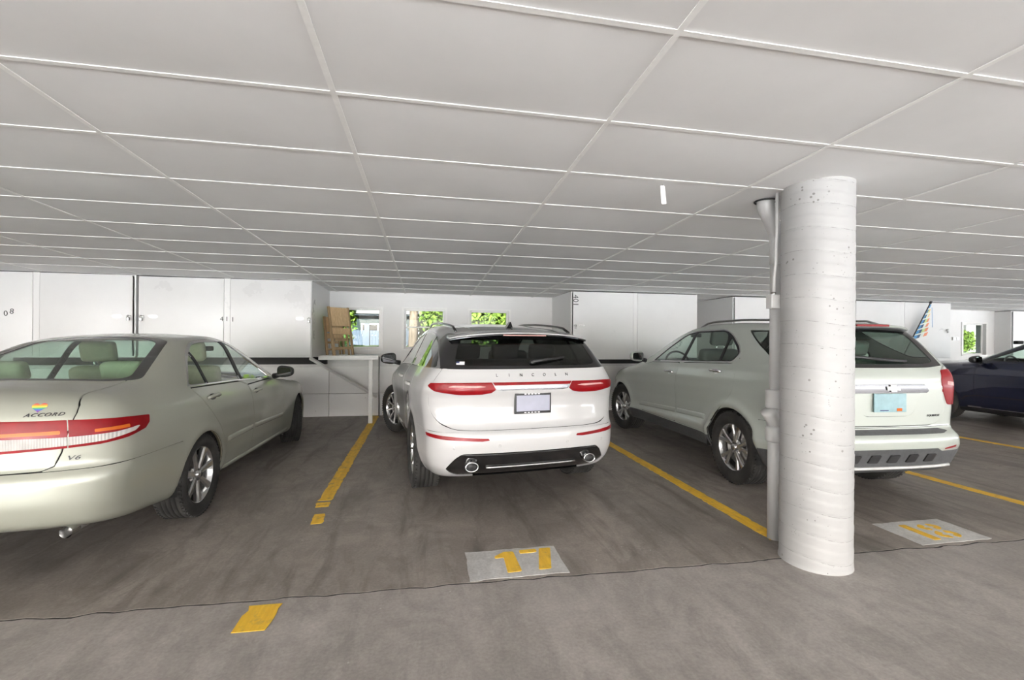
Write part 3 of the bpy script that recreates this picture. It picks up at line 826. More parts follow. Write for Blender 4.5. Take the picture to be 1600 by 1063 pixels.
# ---------------------------------------------------------------- striped pennant on a black rod
M['rod'] = simple('rod_black', (.02, .02, .025), .4)
KC = [(.10, .32, .62), (.08, .12, .20), (.72, .78, .72), (.55, .70, .30), (.80, .30, .18), (.85, .60, .25)]
KM = [simple('pennant_cloth_%d' % i, c, .7, var=.12, scale=12) for i, c in enumerate(KC)]
pn = thing('striped_pennant', 'colourful striped pennant on a leaning black rod before the cabinet', 'pennant', (8.42, 7.30, 0))
top = Vector((1.60, .17, 2.255)); base = Vector((0, 0, .003)); dv = top-base
MB().tube([base, base+dv], .011, 8).build('rod', M['rod'], pn)
MB().tube([base+dv*.985, base+dv*1.01], .022, 10).build('rod_cap', M['rod'], pn)
# cloth: seven slanted ribbons hanging off the rod, widening downwards
for k in range(7):
    t0 = .97-.047*k; p0 = base+dv*t0; L = .05+.052*k
    drop = Vector((.97, -.012, .24)).normalized()
    sv_ = -dv.normalized()*.10
    segs = [(0, .3, 0 if k > 1 else 0), (.3, .5, 1), (.5, .75, 3 if k % 2 else 2), (.75, 1., 4 if k > 2 else 5)] if k > 0 else [(0, 1, 0)]
    for a, b, ci in segs:
        q = [p0+drop*L*a, p0+drop*L*b, p0+drop*L*b+sv_*.9, p0+drop*L*a+sv_*.9]
        off = Vector((0, -.004, 0)); V = [v+off*.0 for v in q]+[v+off for v in q]
        MB().add(V, [(0, 1, 2, 3), (7, 6, 5, 4), (0, 4, 5, 1), (1, 5, 6, 2), (2, 6, 7, 3), (3, 7, 4, 0)]).build('ribbon', KM[ci], pn, recalc=True)
    if k < 6:
        q0 = base+dv*(t0-.0335); q = [q0, q0+drop*L*.98, q0+drop*L*.98+sv_*.36, q0+sv_*.36]; V = q+[v+Vector((0, -.003, 0)) for v in q]
        MB().add(V, [(0, 1, 2, 3), (7, 6, 5, 4), (0, 4, 5, 1), (1, 5, 6, 2), (2, 6, 7, 3), (3, 7, 4, 0)]).build('ribbon', KM[2], pn, recalc=True)
MB().tube([base+dv*.97+Vector((.05, -.01, -.05)), base+dv*.97+Vector((.06, -.01, -.45))], .004, 5).build('tail_string', KM[0], pn)
# ---------------------------------------------------------------- outside: lawn, fence, house, trees
def grass_mat():
    t = NT('lawn'); p = t.geo(); n = t.noise(p, .8, 5, .6); n2 = t.noise(p, 14., 4, .7)
    c = t.mix(t.ramp(n, [(.3, 0), (.7, 1)]), (.03, .055, .008), (.055, .085, .015)); c = t.mix(t.ramp(n2, [(.4, 0), (.7, .5)]), c, (.03, .055, .01))
    return t.pbr(Base_Color=c, Roughness=.8, Specular_IOR_Level=.1, Normal=t.bump(n2, .5, .03))
def leaf_mat(name, c1, c2):
    t = NT(name); r = t.node('ObjectInfo'); n = t.noise(t.geo(), 1.7, 4, .6)
    c = t.mix(t.ramp(n, [(.3, 0), (.7, 1)]), c1, c2)
    p = t.n.new('ShaderNodeBsdfPrincipled'); t.set(p, 'Base Color', c); p.inputs['Roughness'].default_value = .5; p.inputs['Specular IOR Level'].default_value = .15
    tr = t.node('BsdfTranslucent'); t.l.new(c, tr.inputs[0]); mx = t.node('MixShader'); mx.inputs[0].default_value = .4
    t.l.new(p.outputs[0], mx.inputs[1]); t.l.new(tr.outputs[0], mx.inputs[2]); t.l.new(mx.outputs[0], t.out.inputs[0]); return t.m
def bark_mat():
    t = NT('bark'); v = t.mapping(t.tc(), (6, 6, 1)); n = t.noise(v, 3., 6, .65, .6)
    return t.pbr(Base_Color=t.mix(t.ramp(n, [(.3, 0), (.7, 1)]), (.04, .03, .02), (.12, .09, .065)), Roughness=.85, Specular_IOR_Level=.05, Normal=t.bump(n, .6, .02))
M['lawn'] = grass_mat(); M['leaf'] = leaf_mat('leaf_bright', (.05, .10, .012), (.13, .18, .03)); M['leaf2'] = leaf_mat('leaf_mid', (.020, .05, .010), (.06, .11, .025)); M['bark'] = bark_mat()
M['fence'] = simple('fence_boards', (.042, .050, .062), .6, var=.08, scale=4, Specular_IOR_Level=0.); M['house'] = simple('house_siding', (.016, .021, .020), .6, var=.05, Specular_IOR_Level=0.)
M['roof'] = simple('roof_shingle', (.04, .053, .062), .7, var=.15, scale=6, Specular_IOR_Level=0.); M['gable'] = simple('gable_white', (.12, .117, .112), .6, var=.05, Specular_IOR_Level=0.); M['pave'] = white_wall('outside_paving', (.74, .745, .75), .8, .2, False)
M['house_win'] = glass_mat('house_window', (.10, .12, .13), .9)
ZG = .80
tag(MB().box(-60, 70, YW+.2, 90, ZG-.3, ZG).build('lawn', M['lawn']), 'sunlit green lawn outside the windows', 'lawn', kind='stuff')
tag(MB().box(-70, 80, -60, YB, -.2, -.005).build('forecourt', M['pave']), 'pale paved forecourt outside the open side behind the viewer', 'paving', kind='structure')
tag(MB().box(-60, XL-.2, YB, YW+.2, -.2, -.006).build('forecourt', M['pave']), 'pale paving outside the left-hand kerb', 'paving', kind='structure')
tag(MB().box(XR+.2, 60, YB, YW+.2, -.2, -.006).build('forecourt', M['pave']), 'pale paving outside the right-hand parapet', 'paving', kind='structure')
def oat(px_, py_, Y):          # point seen at a pixel, at depth Y
    a, b = px_-800, py_-531.5; cr, sr = math.cos(ROLL), math.sin(ROLL); u = (a*cr+b*sr)/FPX; v = (-a*sr+b*cr)/FPX
    c, s_ = math.cos(YAW), math.sin(YAW); d = Vector((u*c+s_, -u*s_+c, -v)); return Vector((0, 0, H))+d*(Y/d.y)
fence = thing('garden_fence', 'pale blue-grey board fence with square posts across the lawn', 'fence', (-10, 44, ZG))
bx = MB().box(0, .27, -.02, .02, .05, 1.42).mesh('board'); bx.materials.append(M['fence'])
px0 = MB().box(-.22, .22, -.15, .25, 0, 2.05, .02).mesh('post'); px0.materials.append(M['fence'])
for i in range(62):
    o = ob('board', bx, parent=fence); o.location = (-4.5+i*.29, 0, 0)
for x in (-2.0, -.6, 4.6, 8., 12., 14.5): o = ob('post', px0, parent=fence); o.location = (x, -.05, 0)
hs = thing('house', 'grey-green bungalow with blue-grey roof beyond the fence', 'house', (-8, 52, ZG))
MB().box(-9, 12, 0, 8, 0, 3.3).build('wall', M['house'], hs)
MB().prism([(-10, 3.2), (13, 3.2), (13, 3.45), (7, 5.0), (-5, 5.0), (-10, 3.45)], -1.0, 9.0, Matrix.Rotation(math.pi/2, 4, 'X') @ Matrix.Scale(-1, 4, (0, 0, 1))).build('roof', M['roof'], hs, recalc=True)
g_ = oat(585, 482, 51)
MB().prism([(g_.x+8-2.2, 3.35), (g_.x+8+4.5, 3.35), (g_.x+8+1.2, 6.3)], -1.3, 0.2, Matrix.Rotation(math.pi/2, 4, 'X') @ Matrix.Scale(-1, 4, (0, 0, 1))).build('gable', M['gable'], hs, recalc=True)
w_ = oat(578, 512, 51.9)
wnd = MB().box(w_.x+8-.9, w_.x+8+.9, -.06, -.01, 1.0, 2.3).build('window', M['trim'], hs)
MB().box(w_.x+8-.8, w_.x+8+.8, -.09, -.06, 1.1, 2.2).build('pane', M['house_win'], wnd)
def foliage(n, c, r, leaf, seed, flat=1.0, shell=.55):
    q = np.random.default_rng(seed)
    d = q.normal(size=(n, 3)); d /= np.linalg.norm(d, axis=1)[:, None]
    rad = shell+(1-shell)*q.random(n)
    lump = 1+.22*np.sin(d[:, 0]*5+seed)*np.sin(d[:, 1]*4+1)*np.cos(d[:, 2]*5)
    P = d*(rad*lump)[:, None]*np.array(r)+np.array(c)
    a = q.normal(size=(n, 3)); a /= np.linalg.norm(a, axis=1)[:, None]; b = np.cross(a, q.normal(size=(n, 3))); b /= np.linalg.norm(b, axis=1)[:, None]
    s_ = leaf*(.6+.8*q.random(n))[:, None]
    P[:, 2] = np.maximum(P[:, 2], leaf*1.5)
    V = np.stack([P-a*s_, P+b*s_*.5, P+a*s_, P-b*s_*.5], 1).reshape(-1, 3); F = np.arange(4*n).reshape(n, 4)
    return mesh_np('foliage', V, F)
def tree(name, label, x, y, h, r, seed, n=5000, leaf=.16, mat='leaf2', trunk=.16, cat='tree', group='trees and shrubs outside'):
    t = thing(name, label, cat, (x, y, ZG), 0, group)
    if trunk > 0: MB().tube([(0, 0, 0), (.05, 0, h*.3), (-.05, .04, h*.6), (0, 0, h*.9)], [trunk*1.25, trunk, trunk*.9, trunk*.4], 12).build('trunk', M['bark'], t)
    ob('foliage', foliage(n, (0, 0, h-r[2]), r, leaf, seed), M[mat], t); return t
p = oat(535, 500, 30); tree('garden_tree', 'bright leafy tree at the left edge of the first window', p.x-.6, 30, 5.2, (1.5, 1.5, 2.2), 1, 7000, .14, 'leaf', .14)
p = oat(537, 535, 38); tree('garden_shrub', 'dark green shrub by the fence seen in the first window', p.x-.8, 40, 1.5, (1.2, 1., .75), 2, 3000, .10, 'leaf2', 0, 'shrub')
p = oat(645, 500, 15); tree('street_tree', 'thick brown tree trunk seen in the second window', p.x, 15, 7., (3., 3., 2.), 3, 7000, .18, 'leaf2', .13)
p = oat(690, 505, 21); tree('garden_shrub', 'tall green bush at the right of the second window', p.x+.2, 21, 3.2, (1.35, 1.2, 1.6), 4, 7000, .11, 'leaf2', 0, 'shrub')
p = oat(764, 495, 14); tree('garden_shrub', 'sunlit yellow-green hedge filling the third window', p.x, 14.5, 2.6, (2.1, 1.1, 1.3), 5, 12000, .09, 'leaf', 0, 'shrub')
p = oat(1507, 537, 24); tree('garden_shrub', 'small green bush seen in the far right window', p.x-.2, 24, 1.5, (.75, .6, .75), 6, 3000, .07, 'leaf', 0, 'shrub')
p = oat(1526, 535, 25); tag(MB().box(p.x-.9, p.x+.7, 25, 25.5, ZG, 5.2, .02).build('white_post', M['gable']), 'white painted pillar outside the far right window', 'pillar')
p = oat(1515, 535, 30); tag(MB().box(p.x-6, p.x+8, 30, 30.5, ZG, 4.5, .02).build('garden_wall', M['gable']), 'long pale wall behind the bush in the far right window', 'wall')
p = oat(665, 510, 30); gw = thing('white_outbuilding', 'sunlit white gabled wall behind the trunk in the second window', 'house', (p.x+.2, 30, ZG))
MB().box(-.75, 1.3, 0, 3, 0, 2.15).build('wall', M['gable'], gw)
MB().add([(-.95, -.1, 2.0), (1.5, -.1, 3.0), (1.5, -.1, 3.15), (-.95, -.1, 2.15), (-.95, 3, 2.0), (1.5, 3, 3.0), (1.5, 3, 3.15), (-.95, 3, 2.15)], [(0, 1, 2, 3), (7, 6, 5, 4), (0, 4, 5, 1), (1, 5, 6, 2), (2, 6, 7, 3), (3, 7, 4, 0)]).build('roof', M['house'], gw, recalc=True)
MB().box(-.7, .5, .3, 2.7, 2.15, 3.4).build('dormer', M['gable'], gw)
SEDAN = dict(
    top=[(-1.3, 1.03), (-1.02, 1.105), (-.62, 1.135), (-.52, 1.15), (.22, 1.40), (.45, 1.435), (.75, 1.46), (1.0, 1.46), (1.3, 1.41), (1.5, 1.34), (2.22, .995), (2.4, .96), (3.2, .86), (3.6, .74), (3.85, .58)],
    plan=[(-1.3, .74), (-1.05, .815), (-.7, .87), (-.2, .898), (.5, .908), (2, .908), (2.8, .898), (3.2, .85), (3.5, .76), (3.85, .58)],
    belt=[(-1.2, 1.07), (-.2, 1.05), (.8, 1.01), (2., .965), (3.6, .86)],
    inset=[(-.95, .20), (-.84, .11), (-.74, .045), (-.62, .015), (-.5, .004), (-.36, 0), (-.22, .008), (-.11, .028), (-.03, .066), (.0, .08), (.04, .10), (.37, .262), (.5, .335)],
    rear=[(.1, -.80), (.25, -.98), (.34, -1.085), (.40, -1.115), (.47, -1.13), (.60, -1.13), (.645, -1.115), (.67, -1.088), (.72, -1.088), (.86, -1.092), (.95, -1.078), (1.04, -1.045), (1.10, -1.0), (1.25, -.84)],
    front=[(.1, 3.55), (.3, 3.66), (.55, 3.69), (.7, 3.64), (.9, 3.45)],
    bow=[(-1, -.06), (-.6, -.20), (.2, -.22), (.5, -.05), (.95, .05), (1.4, .2), (2.4, .22), (3.2, .1)],
    gh=[(-1.2, .25), (-.4, .16), (.4, .03), (.9, 0), (1.6, .02), (2.2, .08)],
    edge=[(-1.2, .10), (-.5, .10), (0, .13), (1.5, .13), (2.4, .10), (3.6, .10)],
    bot=[(-1.2, .33), (-.7, .27), (0, .2), (2.7, .19), (3.7, .22)],
    arches=[(0, .355, .012), (2.738, .355, .012)], rw=.325, crown=.10, pr=(.08, .25), pf=(.2, .45), spine=(-.45, 3.0, .66), kr=.11)
CROSS = dict(   # white crossover
    top=[(-1.0, 1.40), (-.62, 1.49), (-.1, 1.555), (.5, 1.60), (1.0, 1.612), (1.4, 1.59), (1.7, 1.52), (2.5, 1.13), (2.7, 1.08), (3.3, .98), (3.55, .88), (3.8, .68)],
    plan=[(-1.2, .76), (-.95, .825), (-.7, .885), (-.4, .918), (0, .932), (.6, .922), (1.5, .922), (2.7, .938), (3.1, .91), (3.4, .82), (3.75, .60)],
    belt=[(-1., 1.165), (0, 1.14), (1.5, 1.095), (2.3, 1.06), (3.5, .98)],
    inset=[(-1.05, .26), (-.9, .12), (-.80, .06), (-.70, .03), (-.55, .024), (-.40, .018), (-.26, .004), (-.17, .002), (-.08, .026), (-.01, .07), (.02, .085), (.06, .105), (.34, .235), (.5, .32)],
    rear=[(.1, -.60), (.28, -.80), (.36, -.885), (.46, -.93), (.56, -.945), (.63, -.943), (.675, -.93), (.705, -.895), (.74, -.885), (.87, -.872), (.955, -.885), (.985, -.908), (1.075, -.905), (1.10, -.885), (1.165, -.86), (1.19, -.845), (1.43, -.635), (1.50, -.565), (1.65, -.40)],
    front=[(.1, 3.4), (.3, 3.58), (.6, 3.64), (.85, 3.60), (1.05, 3.4)],
    bow=[(-1, -.05), (0, -.02), (.8, .0), (1.4, .15), (2.5, .2), (3.3, .12)],
    gh=[(-1.2, .14), (-.5, .10), (.2, .03), (.9, 0), (1.6, .02), (2.4, .06)],
    edge=[(-1.2, .09), (0, .11), (1.5, .11), (2.4, .10), (3.6, .12)],
    bot=[(-1., .30), (-.6, .25), (0, .22), (2.7, .22), (3.7, .25)],
    arches=[(0, .395, .012), (2.711, .395, .012)], rw=.362, crown=.09, pr=(.06, .26), pf=(.2, .5), spine=(-.35, 2.9, .75), kr=.10)
SUV = dict(     # pale green suv
    top=[(-1.0, 1.50), (-.72, 1.565), (-.3, 1.615), (.3, 1.645), (.9, 1.645), (1.25, 1.60), (1.5, 1.53), (2.4, 1.165), (2.6, 1.12), (3.2, 1.0), (3.5, .88), (3.8, .68)],
    plan=[(-1.2, .69), (-.93, .77), (-.72, .818), (-.4, .855), (0, .866), (.7, .868), (1.6, .870), (2.8, .872), (3.2, .85), (3.5, .76), (3.85, .58)],
    belt=[(-1., 1.235), (0, 1.205), (1, 1.17), (2., 1.13), (3.5, 1.03)],
    inset=[(-1.15, .28), (-.98, .13), (-.86, .06), (-.76, .02), (-.695, .004), (-.65, .030), (-.60, .038), (-.45, .030), (-.28, .010), (-.16, .008), (-.07, .026), (-.015, .055), (.02, .07), (.06, .085), (.36, .20), (.5, .27)],
    rear=[(.1, -.62), (.28, -.80), (.36, -.87), (.46, -.905), (.505, -.915), (.525, -.935), (.60, -.945), (.645, -.935), (.662, -.90), (.675, -.862), (.72, -.860), (.9, -.866), (1.05, -.872), (1.13, -.862), (1.19, -.835), (1.53, -.615), (1.6, -.55), (1.75, -.38)],
    front=[(.1, 3.5), (.3, 3.72), (.6, 3.78), (.85, 3.74), (1.05, 3.55)],
    bow=[(-1, -.05), (0, -.02), (.8, .0), (1.3, .15), (2.4, .2), (3.3, .12)],
    gh=[(-1.2, .40), (-.5, .33), (.1, .06), (.9, 0), (1.6, .02), (2.4, .06)],
    edge=[(-1.2, .09), (0, .10), (1.5, .10), (2.4, .10), (3.6, .12)],
    bot=[(-1., .33), (-.6, .28), (0, .24), (2.7, .24), (3.7, .26)],
    arches=[(0, .41, .034), (2.857, .41, .034)], rw=.362, crown=.08, pr=(.05, .17), pf=(.2, .5), spine=(-.33, 3.0, .80), kr=.10)
BLUE = dict(    # dark blue crossover
    top=[(-1.0, 1.24), (-.7, 1.34), (.0, 1.56), (.7, 1.655), (1.1, 1.665), (1.45, 1.61), (1.72, 1.515), (2.5, 1.148), (2.65, 1.13), (3.3, 1.075), (3.6, .94), (3.9, .70)],
    plan=[(-1.2, .76), (-.95, .83), (-.7, .88), (-.3, .915), (.5, .93), (2, .93), (2.8, .93), (3.2, .89), (3.5, .79), (3.85, .58)],
    belt=[(-1., 1.18), (0, 1.15), (1.5, 1.115), (2.3, 1.10), (3.5, 1.06)],
    inset=[(-1.0, .22), (-.86, .08), (-.74, .03), (-.58, .012), (-.4, .004), (-.22, .004), (-.11, .028), (-.03, .066), (.0, .08), (.04, .10), (.37, .25), (.5, .32)],
    rear=[(.1, -.7), (.3, -.88), (.5, -.94), (.7, -.93), (.95, -.91), (1.1, -.87), (1.3, -.7)],
    front=[(.1, 3.5), (.3, 3.70), (.6, 3.74), (.85, 3.68), (1.05, 3.45)],
    bow=[(-1, -.1), (0, -.12), (.8, .0), (1.4, .15), (2.5, .18), (3.3, .08)],
    gh=[(-1.2, .2), (-.4, .12), (.4, .03), (.9, 0), (1.6, .02), (2.4, .08)],
    edge=[(-1.2, .10), (0, .12), (1.5, .12), (2.4, .10), (3.6, .12)],
    bot=[(-1., .30), (-.6, .25), (0, .2), (2.7, .2), (3.7, .23)],
    arches=[(0, .385, .012), (2.89, .385, .012)], rw=.355, crown=.09, pr=(.08, .26), pf=(.2, .5), spine=(-.35, 3.0, .72), kr=.10)
# ---------------------------------------------------------------- car materials
def tire_mat():
    t = NT('tyre_rubber'); n = t.noise(t.tc(), 40, 4); n2 = t.noise(t.tc(), 6, 4)
    return t.pbr(Base_Color=t.mix(t.ramp(n2, [(.35, 0), (.75, 1)]), (.018, .018, .018), (.05, .048, .045)), Roughness=.75, Normal=t.bump(n, .1, .002))
def lens_mat(name, col, rough=.12, ribs=0):
    t = NT(name); c = t.tc()
    kw = {}
    if ribs:
        w = t.node('TexWave', wave_type='BANDS', bands_direction='X'); t.l.new(c, w.inputs[0]); w.inputs['Scale'].default_value = ribs
        kw['Normal'] = t.bump(w.outputs['Fac'], .5, .004)
    n = t.noise(c, 14, 3)
    return t.pbr(Base_Color=t.mix(t.ramp(n, [(.3, 0), (.7, 1)]), tuple(x*.8 for x in col), col), Roughness=.28, Specular_IOR_Level=.22, **kw)
M['tyre'] = tire_mat(); M['alloy'] = simple('alloy', (.62, .62, .62), .25, .9, coat=.5); M['alloy_dk'] = simple('alloy_dark', (.07, .07, .075), .4, .6)
M['chrome'] = simple('chrome', (.80, .80, .80), .08, 1.0, var=.02); M['blackplastic'] = simple('black_trim', (.022, .022, .024), .45, var=.15); M['gloss_black'] = simple('gloss_black', (.010, .010, .011), .08, coat=1.)
M['greyplastic'] = simple('grey_cladding', (.085, .088, .092), .55, var=.12); M['red_lens'] = lens_mat('red_lens', (.27, .004, .008)); M['clear_lens'] = lens_mat('clear_lens', (.62, .60, .58), .15, 26)
M['amber_lens'] = lens_mat('amber_lens', (.70, .16, .02)); M['pink_lens'] = lens_mat('pink_lens', (.78, .45, .43), .15, 40)
M['glass_green'] = glass_mat('glass_green', (.82, .93, .87)); M['glass_dark'] = glass_mat('glass_privacy', (.24, .26, .24)); M['glass_mid'] = glass_mat('glass_tint', (.72, .86, .78))
M['glass_rear'] = glass_mat('glass_rear_green', (.60, .80, .70)); M['mid_grey'] = simple('cabin_grey', (.22, .23, .22), .8); M['seat_grey'] = simple('seat_grey', (.12, .13, .125), .7)
M['bright_bar'] = simple('satin_chrome', (.20, .20, .21), .22, 1.0, var=.02)
M['liner_dk'] = simple('cabin_dark', (.03, .03, .032), .8); M['beige'] = simple('beige_trim', (.50, .46, .34), .8); M['seat_dk'] = simple('dark_leather', (.03, .03, .03), .55)
M['well'] = simple('wheel_well', (.012, .012, .012), .9); M['disc'] = simple('brake_disc', (.25, .24, .23), .4, .9)
M['plate_a'] = simple('plate_pale_violet', (.40, .41, .50), .4, var=.08, scale=9); M['plate_b'] = simple('plate_teal', (.27, .42, .46), .4, var=.15, scale=9)
M['white_paint'] = paint('white_pearl', (.57, .57, .575), 0., .3, .02); M['sedan_paint'] = paint('champagne_metallic', (.405, .418, .352), .22, .30, .14, .30, (.40, .39, .34))
M['suv_paint'] = paint('pale_green_metallic', (.49, .53, .492), .12, .28, .10); M['blue_paint'] = paint('dark_blue', (.008, .012, .040), .3, .25, .3)
M['mirror'] = simple('mirror_glass', (.25, .26, .27), .03, 1.0, var=.01)
M['wh'] = simple('sticker_white', (.82, .82, .84), .5, var=.03); M['navy'] = simple('sticker_navy', (.04, .05, .16), .5)

def wheel(root, a, side, R, w, rim, b_out, steer, nsp, style, mats):
    """wheel: tyre, rim barrel, spokes, hub. side +1 left / -1 right; local x is car right"""
    wp = MB()
    # rim barrel (outer face towards +x of wheel space)
    wp.lathe([(rim, -.02), (rim+.012, -.006), (rim+.004, -.012), (rim-.012, -.022), (rim-.018, -.06), (rim-.03, -w*.55), (rim-.02, -w+.02), (rim, -w+.008)], 'x', 48)
    o = wp.build('wheel', mats[0], root, recalc=False)
    ang = 0 if side < 0 else math.pi
    o.location = (-side*b_out, a, R); o.rotation_euler = (0, 0, ang+steer)
    # tyre
    prof = [(rim-.004, -.016), (rim+.010, -.006), (rim+.03, .004), ((rim+R)/2, .010), (R-.035, .006), (R-.014, -.006), (R-.004, -.022)]
    k = 5
    for i in range(k):
        x0 = -.022-(w-.044)*(i+.06)/k; x1 = -.022-(w-.044)*(i+.90)/k
        prof += [(R-.0005, x0), (R, (x0+x1)/2), (R-.0005, x1)]
        if i < k-1: prof += [(R-.009, x1-.001), (R-.009, -.022-(w-.044)*(i+1.03)/k)]
    prof += [(R-.004, -w+.02), (R-.014, -w+.006), (R-.035, -w-.004), (rim+.03, -w-.002), (rim-.004, -w+.014)]
    MB().lathe(prof, 'x', 64).build('tire', M['tyre'], o)
    # tread blocks: sipes across the shoulders
    sp = MB()
    for q in range(60):
        an = 2*math.pi*q/60
        for x0, x1 in ((-.030, -.006), (-w+.006, -w+.030)):
            c, s_ = math.cos(an), math.sin(an)
            d = .006
            V = [(x, (R-.0015+h)*math.cos(an+e), (R-.0015+h)*math.sin(an+e)) for x in (x0, x1) for h in (-.010, .0022) for e in (-.022, .022)]
            sp.add(V, [(0, 1, 3, 2), (4, 6, 7, 5), (0, 4, 5, 1), (2, 3, 7, 6), (0, 2, 6, 4), (1, 5, 7, 3)])
    sp.build('tread_block', M['tyre'], o, recalc=True)['kind'] = 'stuff'
    MB().lathe([(.02, -.075), (rim*.72, -.075), (rim*.72, -.09), (.02, -.09)], 'x', 32).build('brake_disc', M['disc'], o)
    MB().lathe([(0, -w*.6), (rim-.02, -w*.6)], 'x', 32).build('rim_back', M['well'], o)
    hub = MB(); hub.lathe([(0, -.018), (.03, -.018), (.034, -.022), (.034, -.045), (.075, -.048), (.082, -.06)], 'x', 24); hub.build('hub', mats[1], o)
    lug = MB()
    for q in range(5):
        an = 2*math.pi*(q+.5)/5; lug.tube([(-.05, .056*math.cos(an), .056*math.sin(an)), (-.034, .056*math.cos(an), .056*math.sin(an))], .009, 6)
    lug.build('lug_nuts', M['steel'], o)
    MB().lathe([(0, -.0165), (.022, -.0165), (.024, -.019)], 'x', 16).build('hub_cap', M['chrome'], o)
    # spokes
    for q in range(nsp):
        an = 2*math.pi*q/nsp+.2
        offs = [0.] if style != 'twin' else [-.155, .155]
        for of in offs:
            r0, r1 = .045, rim-.012
            w0, w1 = {'taper': (.026, .034), 'twin': (.020, .026), 'thin': (.015, .013)}[style]
            S = []
            for r_, hw, xo in ((r0, w0*.9, -.030), ((r0+r1)/2, (w0+w1)/2*.85, -.024), (r1, w1, -.016)):
                aa = an+of*(r_-r0)/(r1-r0)*1.0+of*.35
                c, s_ = math.cos(aa), math.sin(aa); tx, ty = -s_, c
                for hh, dx in ((-hw, -.010), (-hw*.55, 0), (hw*.55, 0), (hw, -.010), (hw, -.035), (-hw, -.035)):
                    S.append((xo+dx, r_*c+tx*hh, r_*s_+ty*hh))
            F = []
            for g2 in range(2):
                for e in range(6): F.append((g2*6+e, g2*6+(e+1) % 6, (g2+1)*6+(e+1) % 6, (g2+1)*6+e))
            F += [(0, 1, 2, 3, 4, 5), (17, 16, 15, 14, 13, 12)]
            MB().add(S, F).build('spoke', mats[0], o, recalc=True)
    return o

